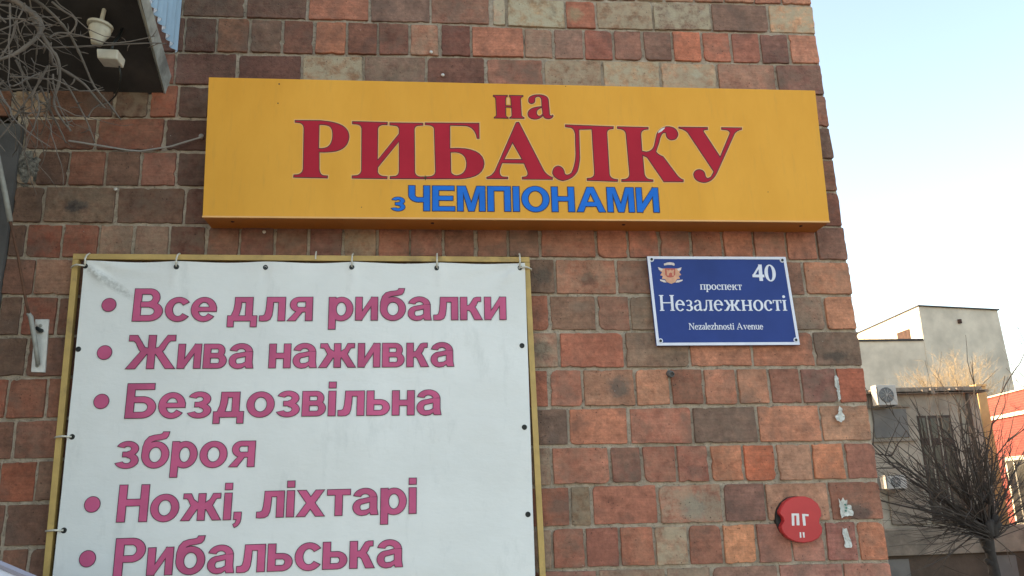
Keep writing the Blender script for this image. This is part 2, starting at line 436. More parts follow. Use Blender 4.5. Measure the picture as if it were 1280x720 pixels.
# balcony over the entrance: slab, fascia and corrugated cladding (parts of the building)
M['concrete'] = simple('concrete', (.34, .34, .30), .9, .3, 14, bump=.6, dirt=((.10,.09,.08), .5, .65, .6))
M['soffit'] = simple('soffit', (.035, .03, .026), .95, .4, 5, bump=.6, dirt=((.09,.07,.058), .55, .7, .5))  # near-black: the deep shade under the concrete slab is put into the colour
A0, A1 = W(207, 119, 0), W(169, -16, -.45)       # lower edge of the slab's right side
B0, B1 = W(214, 99, 0), W(181, -16, -.45)
ext = 2.9  # slab lengthened out of view so it shades the wall more
Aend, Bend = A0+(A1-A0)*ext, B0+(B1-B0)*ext
far = Vector((-2.6, 0, 0))
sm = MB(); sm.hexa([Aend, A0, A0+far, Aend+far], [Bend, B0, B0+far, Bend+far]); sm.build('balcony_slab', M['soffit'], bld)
fm = MB(); o1 = Vector((.002, 0, -.002)); o2 = Vector((.002, 0, .002))
fm.hexa([Aend+o1, A0+o1, A0+o1+Vector((-.006, 0, .0)), Aend+o1+Vector((-.006, 0, 0))], [Bend+o2, B0+o2, B0+o2+Vector((-.02, 0, .01)), Bend+o2+Vector((-.02, 0, .01))])
fm.build('balcony_fascia', M['concrete'], bld, bevel=.004)
M['tin'] = simple('blue_grey_tin', (.30, .41, .50), .45, .10, 8, bump=.1, dirt=((.30,.28,.25), .58, .72, .35))
G0, G1 = W(219.5, 66, -.01), W(187, 0, -.34)
dirc = (G1-G0); L = dirc.length; dirc /= L
side_n = dirc.cross(Vector((0, 0, 1))).normalized()
if side_n.x < 0: side_n = -side_n
cm = MB(); vs = []; npl = 120; Ltot = .95
for i in range(npl+1):
    t = i/npl*Ltot; off = .012*math.sin(t/.052*2*math.pi)
    p = G0+dirc*t+side_n*off
    for zz, th in ((0, 0), (1.0, 0), (1.0, -.0015), (0, -.0015)): vs.append(p+side_n*th+Vector((0, 0, zz)))
fs = []
for i in range(npl):
    for k in range(4): fs.append((i*4+k, (i+1)*4+k, (i+1)*4+(k+1) % 4, i*4+(k+1) % 4))
cm.add(vs, fs); cm.build('balcony_cladding', M['tin'], bld, smooth=False)

# ------------------------------------------------------------------ lettering
# a glyph is a list of pieces: ('b',x0,y0,x1,y1) bar, ('p',[...]) polygon, ('a',cx,cy,rx,ry,ix,iy,a0,a1) arc of a ring
def mir(pts, c): return [(2*c-x, y) for x, y in pts][::-1]
B = lambda *a: ('b',)+a
A = lambda *a: ('a',)+a
Pn = lambda *p: ('p', list(p))
_kl = [(25,519),(165,519),(225,400),(330,330),(330,205),(225,235),(170,300),(120,400),(90,430),(25,430)]
_kd = [(0,0),(155,0),(330,270),(330,330),(220,320),(185,300)]
_KL = [(20,716),(180,716),(280,560),(345,455),(430,430),(430,310),(320,330),(240,400),(160,560),(110,600),(20,600)]
_KD = [(0,0),(180,0),(430,360),(430,430),(290,390)]
SANS = {
'а': [A(270,345,232,186,98,82,5,165), Pn((370,350),(505,350),(505,120),(525,0),(388,0),(370,50)), A(215,152,182,164,52,70,90,270), Pn((215,316),(375,350),(375,258),(215,222)), Pn((215,-12),(300,0),(385,60),(375,130),(300,90),(215,82))],
'б': [A(305,255,268,267,130,160,0,360), Pn((38,262),(45,420),(80,540),(150,622),(250,655),(360,668),(410,682),(430,722),(548,722),(530,640),(490,590),(400,568),(280,552),(215,525),(180,470),(170,400),(176,265))],
'в': [B(70,0,205,519), B(203,424,347,519), B(203,222,362,316), B(203,0,362,95), A(345,370,150,149,30,54,-90,90), A(360,157,175,157,40,62,-90,90)],
'д': [Pn((150,519),(282,519),(270,300),(228,108),(80,108),(130,240),(147,380)), B(280,415,375,519), B(372,105,508,519), B(12,0,600,108), B(12,-130,130,4), B(482,-130,600,4)],
'е': [A(285,254,257,267,120,165,0,322), B(160,212,541,300)],
'ж': [B(318,0,452,519), ('p', _kl), ('p', _kd), ('p', mir(_kl, 385)), ('p', mir(_kd, 385))],
'з': [A(215,380,215,151,80,58,-85,158), A(215,143,232,155,92,64,-158,85), B(130,222,240,312)],
'и': [B(68,0,200,519), B(400,0,532,519), Pn((198,0),(198,180),(402,519),(402,335))],
'к': [B(68,0,205,519), Pn((203,325),(265,335),(320,430),(365,500),(425,519),(508,519),(508,428),(445,425),(412,340),(380,295),(310,225),(203,212)), Pn((240,300),(375,290),(415,240),(535,0),(375,0),(295,180),(235,235))],
'л': [B(388,0,523,519), B(270,415,392,519), Pn((148,519),(275,519),(275,415),(268,250),(252,110),(220,35),(160,0),(70,-6),(5,0),(5,105),(70,108),(108,130),(130,220),(143,380))],
'н': [B(68,0,205,519), B(378,0,515,519), B(203,205,380,315)],
'о': [A(300,254,272,267,132,160,0,360)],
'р': [B(68,-200,205,519), A(328,254,246,267,112,160,0,360)],
'с': [A(290,254,262,267,122,160,38,322)],
'т': [B(15,415,465,519), B(172,0,308,417)],
'х': [Pn((10,519),(170,519),(535,0),(370,0)), Pn((0,0),(160,0),(522,519),(365,519))],
'ь': [B(68,0,205,519), B(203,232,337,330), B(203,0,337,98), A(335,165,192,165,60,67,-90,90)],
'я': [B(370,0,505,519), B(228,424,372,519), B(228,195,372,290), A(230,357,185,162,55,67,90,270), Pn((0,0),(158,0),(330,240),(205,240))],
'і': [B(72,0,209,519), B(72,595,209,716)],
',': [Pn((72,137),(209,137),(209,10),(195,-65),(155,-120),(95,-155),(65,-100),(105,-75),(130,0),(72,0))],
'Б': [B(73,0,221,716), B(219,596,600,716), B(219,325,387,440), B(219,0,387,115), A(385,220,265,220,115,105,-90,90)],
'В': [B(73,0,221,716), B(219,600,382,716), B(219,312,402,420), B(219,0,402,118), A(378,514,215,202,78,87,-90,90), A(400,210,270,210,110,92,-90,90)],
'Ж': [B(418,0,562,716), ('p', _KL), ('p', _KD), ('p', mir(_KL, 490)), ('p', mir(_KD, 490))],
'Н': [B(73,0,221,716), B(500,0,648,716), B(219,310,502,432)],
'Р': [B(73,0,221,716), B(219,600,372,716), B(219,265,372,382), A(370,490,250,226,98,109,-90,90)],
'Ч': [B(430,0,575,716), B(55,450,200,716), A(300,452,245,200,100,80,180,270), B(298,252,432,372)],
'Е': [B(73,0,221,716), B(219,596,613,716), B(219,305,580,420), B(219,0,628,118)],
'М': [B(70,0,208,716), B(626,0,764,716), Pn((206,716),(270,716),(417,215),(417,0),(350,0),(206,560)), ('p', mir([(206,716),(270,716),(417,215),(417,0),(350,0),(206,560)], 417))],
'П': [B(73,0,221,716), B(500,0,648,716), B(219,596,502,716)],
'І': [B(68,0,216,716)],
'О': [A(390,358,348,370,195,248,0,360)],
'А': [Pn((0,0),(155,0),(362,560),(362,716),(278,716)), ('p', mir([(0,0),(155,0),(362,560),(362,716),(278,716)], 360)), B(180,160,540,275)],
'И': [B(73,0,211,716), B(510,0,648,716), Pn((209,0),(209,235),(512,716),(512,480))],
}
def sf(x, y0, y1, T=92, top=1, bot=1):
    o = [B(x-T/2, y0, x+T/2, y1)]
    if bot: o.append(B(x-T/2-42, y0, x+T/2+42, y0+28))
    if top: o.append(B(x-T/2-42, y1-28, x+T/2+42, y1))
    return o
_sl = [(350,215),(350,250),(245,265),(180,380),(150,450),(30,450),(30,400),(90,390),(140,270),(190,235)]
_sd = [(200,250),(285,240),(150,0),(0,0),(0,28),(60,34)]
SERIF = {
'Н': sf(120,0,662,100)+sf(560,0,662,100)+[B(120,320,560,358)],
'е': [A(220,220,195,236,105,200,0,318), B(70,250,412,285)],
'з': [A(185,335,140,122,62,92,-90,145), A(185,115,165,127,72,94,-145,90), B(120,212,200,244)],
'а': [A(200,330,140,125,60,95,0,165), Pn((258,340),(340,340),(340,60),(385,40),(385,10),(315,-8),(262,40)), A(175,120,145,130,62,96,90,270), Pn((175,250),(262,285),(262,250),(175,216)), Pn((175,-10),(175,26),(255,72),(268,32))],
'л': sf(345,0,450)+[B(150,422,345,450), Pn((150,440),(192,440),(186,200),(150,40),(90,-10),(20,0),(20,62),(75,65),(115,110),(140,250))],
'ж': sf(350,0,450)+[('p', _sl), ('p', _sd), ('p', mir(_sl, 350)), ('p', mir(_sd, 350))],
'н': sf(110,0,450)+sf(400,0,450)+[B(110,205,400,240)],
'о': [A(240,222,212,236,115,200,0,360)],
'с': [A(220,222,192,234,100,200,50,318), A(330,335,52,52,1,1,0,360)],
'т': sf(220,0,450,92,0)+[B(40,420,400,450), B(40,325,72,450), B(368,325,400,450)],
'і': sf(110,0,450)+[A(110,600,58,58,1,1,0,360)],
'п': sf(110,0,450)+sf(400,0,450)+[B(110,418,400,450)],
'р': sf(110,-205,450)+[A(260,222,190,236,95,196,-150,150)],
'к': sf(110,0,450)+[Pn((110,212),(110,250),(215,265),(285,380),(320,450),(430,450),(430,400),(370,390),(320,275),(265,235)), Pn((200,250),(290,250),(420,34),(475,28),(475,0),(345,0))],
'N': [B(88,0,128,662), B(565,0,605,662), B(15,0,205,28), B(490,634,680,662), Pn((15,662),(185,662),(605,90),(605,-10),(565,-10),(88,620),(15,634))],
'z': [B(30,415,400,450), B(30,0,410,35), Pn((290,420),(398,420),(140,32),(32,32)), B(30,340,60,450), B(380,0,410,110)],
'l': sf(110,0,680), 'h': sf(110,0,680)+sf(400,0,290,92,0)+[A(275,290,171,162,80,120,0,150)],
'n': sf(110,0,450)+sf(400,0,290,92,0)+[A(275,290,171,162,80,120,0,150)],
's': [A(190,330,140,125,62,88,40,262), A(190,118,155,128,78,92,-145,82), Pn((100,270),(190,290),(300,180),(190,160))],
't': [B(100,60,190,590), B(25,420,300,450), A(230,75,130,85,42,55,180,310)],
'A': [Pn((20,0),(70,0),(340,620),(320,676)), Pn((290,676),(360,676),(680,0),(550,0)), B(170,205,560,242), B(0,0,190,28), B(480,0,720,28)],
'v': [Pn((30,450),(140,450),(280,60),(240,-10)), Pn((235,-10),(275,60),(440,450),(400,450)), B(0,422,195,450), B(330,422,480,450)],
'u': [B(64,120,156,450), B(354,0,446,450), B(20,422,156,450), B(310,422,446,450), B(354,0,490,28), A(255,140,191,150,99,110,180,300)],
'4': [B(290,0,430,676), B(15,150,500,255), Pn((15,215),(120,240),(330,560),(430,676),(330,676))],
'0': [A(250,332,230,348,95,305,0,360)],
}
SERIF.update({'e': SERIF['е'], 'a': SERIF['а'], 'o': SERIF['о'], 'i': SERIF['і']})

def offset_poly(pts, d):
    area = sum(a[0]*b[1]-b[0]*a[1] for a, b in zip(pts, pts[1:]+pts[:1]))
    s = 1 if area > 0 else -1; n = len(pts); out = []
    for i in range(n):
        p0, p1, p2 = Vector(pts[i-1]), Vector(pts[i]), Vector(pts[(i+1) % n])
        e1 = (p1-p0); e2 = (p2-p1)
        if e1.length < 1e-9 or e2.length < 1e-9: out.append(tuple(p1)); continue
        e1.normalize(); e2.normalize()
        n1 = Vector((e1.y, -e1.x))*s; n2 = Vector((e2.y, -e2.x))*s
        m = n1+n2
        if m.length < 1e-6: out.append(tuple(p1+n1*d)); continue
        m.normalize(); k = min(1/max(.3, m.dot(n1)), 2.2)
        out.append(tuple(p1+m*(d*k)))
    return out
def piece_polys(pc, grow=0.0):
    """list of (outer, holes) for one piece, grown by so many glyph units"""
    if pc[0] == 'b':
        _, x0, y0, x1, y1 = pc; g = grow
        return [([(x0-g,y0-g),(x1+g,y0-g),(x1+g,y1+g),(x0-g,y1+g)], [])]
    if pc[0] == 'p':
        return [(offset_poly(pc[1], grow) if grow else pc[1], [])]
    _, cx, cy, rx, ry, ix, iy, a0, a1 = pc
    rx += grow; ry += grow; ix = max(ix-grow, 1); iy = max(iy-grow, 1)
    if a1-a0 < 360:
        da = math.degrees(grow/max(60, (rx+ix)/2)); a0 -= da; a1 += da
    n = max(10, int((a1-a0)/11))
    return [([(cx+rx*math.cos(math.radians(a0+(a1-a0)*i/n)), cy+ry*math.sin(math.radians(a0+(a1-a0)*i/n))) for i in range(n+1)],
             [(cx+ix*math.cos(math.radians(a0+(a1-a0)*i/n)), cy+iy*math.sin(math.radians(a0+(a1-a0)*i/n))) for i in range(n+1)], 'ring')]
def glyph_right(g):
    r = 0; l = 1e9
    for pc in g:
        for poly in piece_polys(pc):
            for x, y in poly[0]: r = max(r, x); l = min(l, x)
    return l, r
def lay_word(mb, font, word, start, right, upv, length, height_unit, grow, surf, lift, gap=62, stretch=True, cap=716):
    """lays a word from start along right (unit), glyph height scaled so that cap units = height_unit metres"""
    sy = height_unit/cap; x = 0; spans = []
    for ch in word:
        if ch == ' ': x += 280; continue
        l, r = glyph_right(font[ch]); spans.append((ch, x-l)); x += r-l+gap
    total = x-gap; sx = length/total if stretch else sy
    z = 0
    for ch, ox in spans:
        for pc in font[ch]:
            for poly in piece_polys(pc, grow/sy):
                z = (z+1) % 40
                def P3(p):
                    q = start+right*((p[0]+ox)*sx)+upv*(p[1]*sy)
                    return surf(q, lift+z*.000012)
                if len(poly) == 3:
                    n = len(poly[0]); mb.add([P3(p) for p in poly[0]]+[P3(p) for p in poly[1]], [(i, i+1, n+i+1, n+i) for i in range(n-1)])
                else:
                    pts = poly[0]
                    tri = tessellate_polygon([[Vector((a, b, 0)) for a, b in pts]])
                    mb.add([P3(p) for p in pts], [tuple(t) for t in tri])
    return total*sx
def flat_build(mb, name, mat, parent):
    """letters face the street (-y)"""
    me = mb.mesh(name, 0, False)
    bm = bmesh.new(); bm.from_mesh(me)
    for f in bm.faces:
        f.normal_update()
        if f.normal.y > 0: f.normal_flip()
    bm.to_mesh(me); bm.free()
    return link(name, me, mat, parent)
def path_pts(d):
    """flatten an 'M L Q Z' outline"""
    tk = d.split(); i = 0; pts = []; cur = None
    while i < len(tk):
        c = tk[i]; i += 1
        if c in 'ML':
            while i < len(tk) and tk[i] not in 'MLQZ':
                cur = (float(tk[i]), float(tk[i+1])); i += 2; pts.append(cur)
        elif c == 'Q':
            while i < len(tk) and tk[i] not in 'MLQZ':
                c1 = (float(tk[i]), float(tk[i+1])); e = (float(tk[i+2]), float(tk[i+3])); i += 4
                for k in range(1, 8):
                    t = k/7; pts.append(((1-t)**2*cur[0]+2*t*(1-t)*c1[0]+t*t*e[0], (1-t)**2*cur[1]+2*t*(1-t)*c1[1]+t*t*e[1]))
                cur = e
    out = [pts[0]]
    for p in pts[1:]:
        if math.dist(p, out[-1]) > .3: out.append(p)
    if math.dist(out[0], out[-1]) < .3: out.pop()
    return out

# ------------------------------------------------------------------ the yellow shop sign
SY = -.14
M['sign_yellow'] = (lambda m: m.done(m.mix(m.ramp(m.noise(14, 6, .7, (3, 1, .35)), .55, .8, 0, .35), m.mix(m.ramp(m.noise(3.2, 5, .65, (1, 1, .4)), .3, .7, 0, 1), (.70, .325, .034), (.80, .39, .050)), (.50, .27, .06)), m.bump(m.noise(40, 4), .05, .002), .55))(N('sign_yellow', .55))
M['sign_yellow'].node_tree.nodes['Principled BSDF'].inputs['Specular IOR Level'].default_value = .18
M['sign_side'] = simple('sign_side', (.45, .14, .016), .5, .06, 6)  # orange casing, deepened: shade under the box is put into the colour
M['dark_edge'] = simple('dark_edge', (.05, .012, .012), .6, .1)
M['sign_red'] = simple('sign_red', (.42, .018, .035), .5, .07, 9)
M['sign_blue'] = simple('sign_blue', (.02, .16, .60), .5, .08, 9)
M['navy_edge'] = simple('navy_edge', (.012, .02, .06), .6, .1)
for k_ in ('sign_red', 'sign_blue'): M[k_].node_tree.nodes['Principled BSDF'].inputs['Specular IOR Level'].default_value = .12
M['halo'] = simple('halo', (.78, .42, .14), .5, .05)
TL, TR, BR_, BL = W(261,96.5,SY), W(1019,113,SY), W(1037,277.5,SY), W(253,271,SY)
sign = empty('shop_sign', (sum((TL.x,BR_.x))/2, 0, BL.z), 'long yellow light box sign with red serif lettering high on the brick wall', 'shop sign')
bk = [Vector((p.x, -.004, p.z)) for p in (BL, BR_, TR, TL)]; ins = Vector((0, .004, 0))
sb_ = MB(); f4 = [p+Vector((0, .006, 0)) for p in (BL, BR_, TR, TL)]
sb_.add(f4+bk, [(0,1,5,4),(1,2,6,5),(2,3,7,6),(3,0,4,7),(4,5,6,7),(3,2,1,0)]); sb_.build('casing', M['sign_side'], sign)
fp = MB(); fp.add([BL, BR_, TR, TL]+f4, [(3,2,1,0),(0,1,5,4),(1,2,6,5),(2,3,7,6),(3,0,4,7)]); fp.build('face_panel', M['sign_yellow'], sign, bevel=.0015)
lp = MB()     # thin pale lip along the lower edge of the face
lp.hexa([BL+Vector((0,-.004,-.003)), BR_+Vector((0,-.004,-.003)), BR_+Vector((0,.004,-.003)), BL+Vector((0,.004,-.003))], [BL+Vector((0,-.004,.003)), BR_+Vector((0,-.004,.003)), BR_+Vector((0,.004,.003)), BL+Vector((0,.004,.003))])
lp.build('edge_trim', M['halo'], sign)
TRACED = {  # (origin, scale, outline, hole): letters followed in enlargements of the photograph
 'Р': ((360,100,5.145), 'M 43 257 L 200 258 Q 260 262 300 272 Q 395 295 395 365 Q 390 440 310 460 Q 260 468 203 466 L 203 570 Q 205 608 230 612 L 258 614 L 256 633 L 33 628 L 35 608 L 60 606 Q 92 600 95 570 L 100 310 Q 98 285 75 277 L 43 274 Z', 'M 203 290 L 200 437 Q 250 440 268 415 Q 285 390 285 350 Q 285 310 262 297 Q 240 288 203 290 Z'),
 'И': ((360,100,5.145), 'M 412 264 L 642 270 L 640 290 L 608 290 Q 582 295 580 315 L 578 510 L 712 345 L 712 315 Q 708 298 690 295 L 653 292 L 653 272 L 870 275 L 870 293 L 835 295 Q 815 300 815 320 L 818 590 Q 820 615 850 620 L 880 620 L 880 638 L 655 637 L 655 618 L 690 616 Q 712 610 712 585 L 712 400 L 580 562 L 578 590 Q 585 612 610 616 L 640 618 L 640 637 L 410 634 L 410 614 L 440 612 Q 468 605 470 580 L 472 315 Q 470 292 445 287 L 412 284 Z', None),
 'Б': ((540,100,5.145), 'M -46 273 L 305 275 L 306 378 L 288 378 Q 275 300 210 296 L 118 294 L 118 437 L 170 436 Q 335 440 338 540 Q 330 635 170 638 L -40 638 L -40 620 L -10 618 Q 18 612 20 590 L 12 315 Q 8 295 -20 292 L -46 290 Z', 'M 122 467 L 124 590 Q 130 610 160 612 Q 218 605 220 540 Q 218 470 150 466 Z'),
 'А': ((540,100,5.145), 'M 540 270 L 560 268 L 720 580 Q 740 612 778 625 L 776 642 L 578 640 L 578 622 L 600 620 Q 620 612 612 590 L 590 538 L 452 536 L 440 570 Q 430 610 455 620 L 490 622 L 490 638 L 350 637 L 350 622 Q 385 618 405 580 Z', 'M 518 408 L 468 508 L 575 508 Z'),
 'Л': ((730,100,5.143), 'M -122 285 L 192 297 L 190 315 L 170 317 Q 148 322 150 345 L 165 600 Q 168 628 195 634 L 220 638 L 218 655 L 18 648 L 18 630 L 40 628 Q 65 622 65 598 L 48 318 L -30 320 L -25 500 Q -30 560 -42 590 Q -70 640 -137 650 Q -190 640 -205 600 Q -203 555 -167 550 Q -128 555 -122 600 Q -110 618 -82 595 Q -58 550 -55 480 L -59 345 Q -65 315 -85 308 L -122 303 Z', None),
 'К': ((730,100,5.143), 'M 212 297 L 415 302 L 415 318 L 395 320 Q 368 325 368 350 L 375 455 L 400 460 Q 440 455 450 420 L 465 350 Q 480 310 530 297 Q 600 295 607 350 Q 600 390 560 388 Q 525 380 524 342 L 508 342 Q 490 365 485 400 L 465 460 Q 480 480 510 490 L 600 610 Q 620 635 642 640 L 640 657 L 512 657 L 405 500 L 380 488 L 390 600 Q 395 630 420 636 L 447 640 L 446 655 L 240 655 L 240 637 L 265 635 Q 292 628 290 600 L 268 350 Q 265 325 240 318 L 212 313 Z', None),
 'У': ((730,100,5.143), 'M 607 300 L 797 302 L 797 320 L 775 322 L 770 330 L 875 490 L 935 345 Q 938 325 905 322 L 882 320 L 882 303 L 1017 305 L 1015 320 Q 985 325 970 345 L 860 590 Q 830 660 770 662 Q 705 655 702 605 Q 710 572 745 573 Q 780 580 782 615 Q 790 640 815 620 L 832 590 L 665 340 Q 645 318 607 312 Z', None),
 'н': ((540,100,5.145), 'M 392 95 L 487 96 L 487 108 Q 475 110 475 122 L 476 162 L 507 163 L 505 122 Q 503 110 495 108 L 495 96 L 588 97 L 587 109 Q 572 110 572 125 L 578 225 Q 580 236 595 239 L 595 250 L 498 249 L 498 238 Q 512 236 511 224 L 509 178 L 476 177 L 477 224 Q 478 236 490 238 L 490 249 L 398 247 L 398 236 Q 412 234 412 222 L 407 122 Q 406 110 392 108 Z', None),
 'а': ((540,100,5.145), 'M 618 130 Q 618 92 690 92 Q 750 94 752 135 L 758 215 Q 762 236 775 222 L 783 230 Q 770 256 740 252 Q 718 248 714 232 Q 690 258 652 254 Q 612 248 614 212 Q 622 172 704 168 L 702 130 Q 700 108 680 108 Q 662 110 664 126 Q 668 150 640 155 Q 618 152 618 130 Z', 'M 705 180 L 710 215 Q 700 232 685 228 Q 668 215 680 195 Q 690 185 705 180 Z')}
def traced(mb, key, grow_px, y):
    (ox, oy, s), outer, hole = TRACED[key]
    loops = [path_pts(outer)]
    if hole: loops.append(path_pts(hole))
    loops = [offset_poly(l, grow_px*s*(1 if i == 0 else -1)) if grow_px else l for i, l in enumerate(loops)]
    allp = [p for l in loops for p in l]
    tri = tessellate_polygon([[Vector((a, b, 0)) for a, b in l] for l in loops])
    mb.add([W(ox+a/s, oy+b/s, y) for a, b in allp], [tuple(t) for t in tri])
for key in 'РИБАЛКУна':
    e = MB(); traced(e, key, 0.0, SY-.0012); eo = flat_build(e, 'letter', M['dark_edge'], sign)
    h = MB(); traced(h, key, 1.1, SY-.0006); flat_build(h, 'halo', M['halo'], eo)
    f = MB(); traced(f, key, -1.0, SY-.0018); flat_build(f, 'fill', M['sign_red'], eo)
for px, py, r_ in ((349,105,.0035),(347.5,129,.003),(452,259,.002),(707,108,.002),(960,240,.002)):   # specks of dirt stuck to the face
    p = W(px, py, SY); m = MB(); m.lathe(p+Vector((0,.0002,0)), (0,-1,0), [(r_,0),(r_*.8,.0012)], 7); m.build('dirt_speck', M['dark_edge'], sign)
for t_ in (.04, .35, .66, .96):       # fixings along the lower return
    p = BL.lerp(BR_, t_); m = MB(); m.lathe((p.x, SY+.05, p.z+.001), (0,0,-1), [(.007,0),(.007,.003),(.004,.0045)], 8); m.build('screw', M['dark_edge'], sign)
# a chip of paint missing at the top of the red K
ch = MB(); ch.add([W(730+x/5.143, 100+y/5.143, SY-.0024) for x, y in ((476,342),(480,328),(498,312),(520,304),(518,312),(500,330))], [(0,1,2,3,4,5)])
M['chip'] = simple('chip', (.75, .70, .62), .6); flat_build(ch, 'paint_chip', M['chip'], sign)
def line_of(parts, font, y, edge_mat, fill_mat, parent, edge_w, halo=None, cap=716, surf=None, gap=62, name='lettering'):
    """parts: (word, left px, right px (both on the baseline), cap height px)"""
    sf_ = surf or (lambda q, l: Vector((q.x, y-l, q.z)))
    layers = ([(halo[1], halo[0], .0004)] if halo else []) + [(edge_w*.75, edge_mat, .0010), (0, fill_mat, .0017)]
    if len(parts) > 1:
        for p_ in parts: line_of([p_], font, y, edge_mat, fill_mat, parent, edge_w, halo, cap, surf, gap, name)
        return
    root = None
    for grow, mat, lift in layers:
        mb = MB()
        for word, pa, pb, cap_px in parts:
            a, b = W(*pa, y), W(*pb, y); d = (b-a); L_ = d.length; d /= L_
            u_ = Vector((-d.z, 0, d.x)); top = W(pa[0], pa[1]-cap_px, y); h_ = abs((top-a).dot(u_))
            lay_word(mb, font, word, a, d, u_, L_, h_, grow, sf_, lift, cap=cap, gap=gap)
        if mat is edge_mat or root is None and not halo:
            ob = flat_build(mb, name, mat, parent); root = ob
        else:
            ob = flat_build(mb, 'fill' if mat is fill_mat else 'halo', mat, root or parent)
    return root
line_of([('ЧЕМПІОНАМИ', (511,263.3), (824,265.3), 31)], SANS, SY, M['navy_edge'], M['sign_blue'], sign, .0042, None, gap=75, name='word')
line_of([('з', (489.5,263.2), (506,263.4), 22.5)], SANS, SY, M['navy_edge'], M['sign_blue'], sign, .0036, None, name='word')

# ------------------------------------------------------------------ banner in its frame
BY = -.062
M['frame_yellow'] = simple('frame_yellow', (.50, .33, .10), .55, .15, 14, dirt=((.17,.11,.05), .56, .72, .7), bump=.2)
FTL, FTR, FBR, FBL = W(93,318,-.045), W(661.5,322,-.045), W(684,760,-.045), W(51,760,-.045)
CTL, CTR, CBL, CBR = W(106,326,BY), W(656,329,BY), W(66,720,BY), W(669,720,BY)
CBL = CTL+(CBL-CTL)*1.34; CBR = CTR+(CBR-CTR)*1.34
ban = empty('banner', ((CBL.x+CBR.x)/2, BY, CBL.z), 'white banner with pink lettering laced into a thin yellow frame', 'banner')
def rail(a, b, inward, name='frame_rail', wd=.022):
    m = MB(); a = Vector(a); b = Vector(b); n = Vector(inward).normalized()*wd
    f, bk_ = Vector((0, -.011, 0)), Vector((0, .013, 0))
    m.hexa([a+f, b+f, b+f+n, a+f+n], [a+bk_, b+bk_, b+bk_+n, a+bk_+n]); m.build(name, M['frame_yellow'], ban, bevel=.0015)
dL = (FBL-FTL); dR = (FBR-FTR); low = 1.30
FBL2, FBR2 = FTL+dL*low, FTR+dR*low
rail(FTL, FTR, (0,0,-1)); rail(FTL+Vector((0,0,-.0225)), FBL2, (1,0,0)); rail(FTR+Vector((0,0,-.0225)), FBR2, (-1,0,0)); rail(FBL2+Vector((0,0,-.0225)), FBR2+Vector((0,0,-.0225)), (0,0,1))
for q in (FTL*.85+FTR*.15, FTL*.2+FTR*.8, FTL*.3+FBL2*.7, FTR*.3+FBR2*.7):
    m = MB(); m.box((q.x-.012 if abs(q.x-FTL.x) > .05 and abs(q.x-FTR.x) > .05 else q.x+(-.0 if q.x < 0 else -.02), -.032, q.z-.02), (q.x+(.012 if abs(q.x-FTL.x) > .05 and abs(q.x-FTR.x) > .05 else (.02 if q.x < 0 else 0)), -.001, q.z-.002)); m.build('standoff', M['frame_yellow'], ban)
def cloth_y(x, z):
    u = (x-CTL.x)/(CTR.x-CTL.x); v = (CTL.z-z)
    o = .0022*math.sin(x*9+z*3)*math.sin(z*7-x*2)
    o += .0028*mnoise.noise(Vector((x*1.3+z*2.2, z*5.5-x, 4.2)))
    o += .0016*mnoise.noise(Vector((x*2.6, z*2.6, 1.7)))
    # pull creases from the two upper corners
    for cx, sgn in ((CTL.x, 1), (CTR.x, -1)):
        dx = (x-cx)*sgn; dz = v; r = math.hypot(dx, dz); th = math.atan2(dz, max(dx, 1e-4))
        if r > .001:
            o += .010*math.exp(-((th-.80)/.16)**2)*math.exp(-((r-.075)/.055)**2)
            o -= .006*math.exp(-((th-.50)/.14)**2)*math.exp(-((r-.08)/.055)**2)
            o += .005*math.exp(-((th-.18)/.09)**2)*math.exp(-((r-.17)/.12)**2)
    # slack between the eyelets along the top
    o += .006*math.exp(-v/.06)*math.sin(u*5*2*math.pi+1)
    for k in range(1, 5):           # short pulls below each eyelet
        dx = x-(CTL.x+(CTR.x-CTL.x)*k/5); o += .005*math.exp(-(dx/.012)**2)*math.exp(-((v-.06)/.05)**2)*math.copysign(1, math.sin(k*2.3))
    return o
M['cloth'] = None
m = N('banner_cloth', .62)
cc = m.mix(m.ramp(m.noise(2.3, 5, .6), .35, .7), (.74, .735, .685), (.83, .825, .775))
cc = m.mix(m.ramp(m.noise(9, 6, .7, (1, 1, .35)), .56, .74, 0, .35), cc, (.46, .47, .43))
geo = m.n('ShaderNodeTexCoord').outputs['Object']
# a run of grime down the upper left crease and small stains round the eyelets
def spot(cx, cz, rx, rz, rot=0.0):
    mp = m.n('ShaderNodeMapping', vector_type='TEXTURE')
    mp.inputs['Location'].default_value = (cx, 0, cz); mp.inputs['Rotation'].default_value = (0, rot, 0); mp.inputs['Scale'].default_value = (rx, 50, rz)
    m.t.links.new(m.co, mp.inputs[0]); g = m.n('ShaderNodeTexGradient', gradient_type='SPHERICAL')
    m.t.links.new(mp.outputs[0], g.inputs[0]); return g.outputs['Fac']
st = W(135,352,BY); st0 = W(112,337,BY)
dirt = m.math('MULTIPLY', m.ramp(spot(st.x-ban.location.x, st.z-ban.location.z, .16, .022, math.atan2((st0.z-st.z), -(st0.x-st.x))), 0, .6), m.ramp(m.noise(60, 5, .7), .40, .55, .25, 1))
cc = m.mix(m.math('MULTIPLY', dirt, .45), cc, (.17, .155, .12))
M['cloth'] = m.done(cc, m.bump(m.noise(4, 6, .6, (1, 1, 1.8)), .40, .014, m.bump(m.noise(220, 2), .06, .001)))
cl = MB(); nx, nz = 110, 120; vs = []
for j in range(nz+1):
    for i in range(nx+1):
        u, v = i/nx, j/nz
        a = CTL.lerp(CTR, u); b = CBL.lerp(CBR, u); p = a.lerp(b, v)
        if j == 0: p.z += -.0035*abs(math.sin(u*5*math.pi))
        vs.append((p.x, BY-cloth_y(p.x, p.z), p.z))
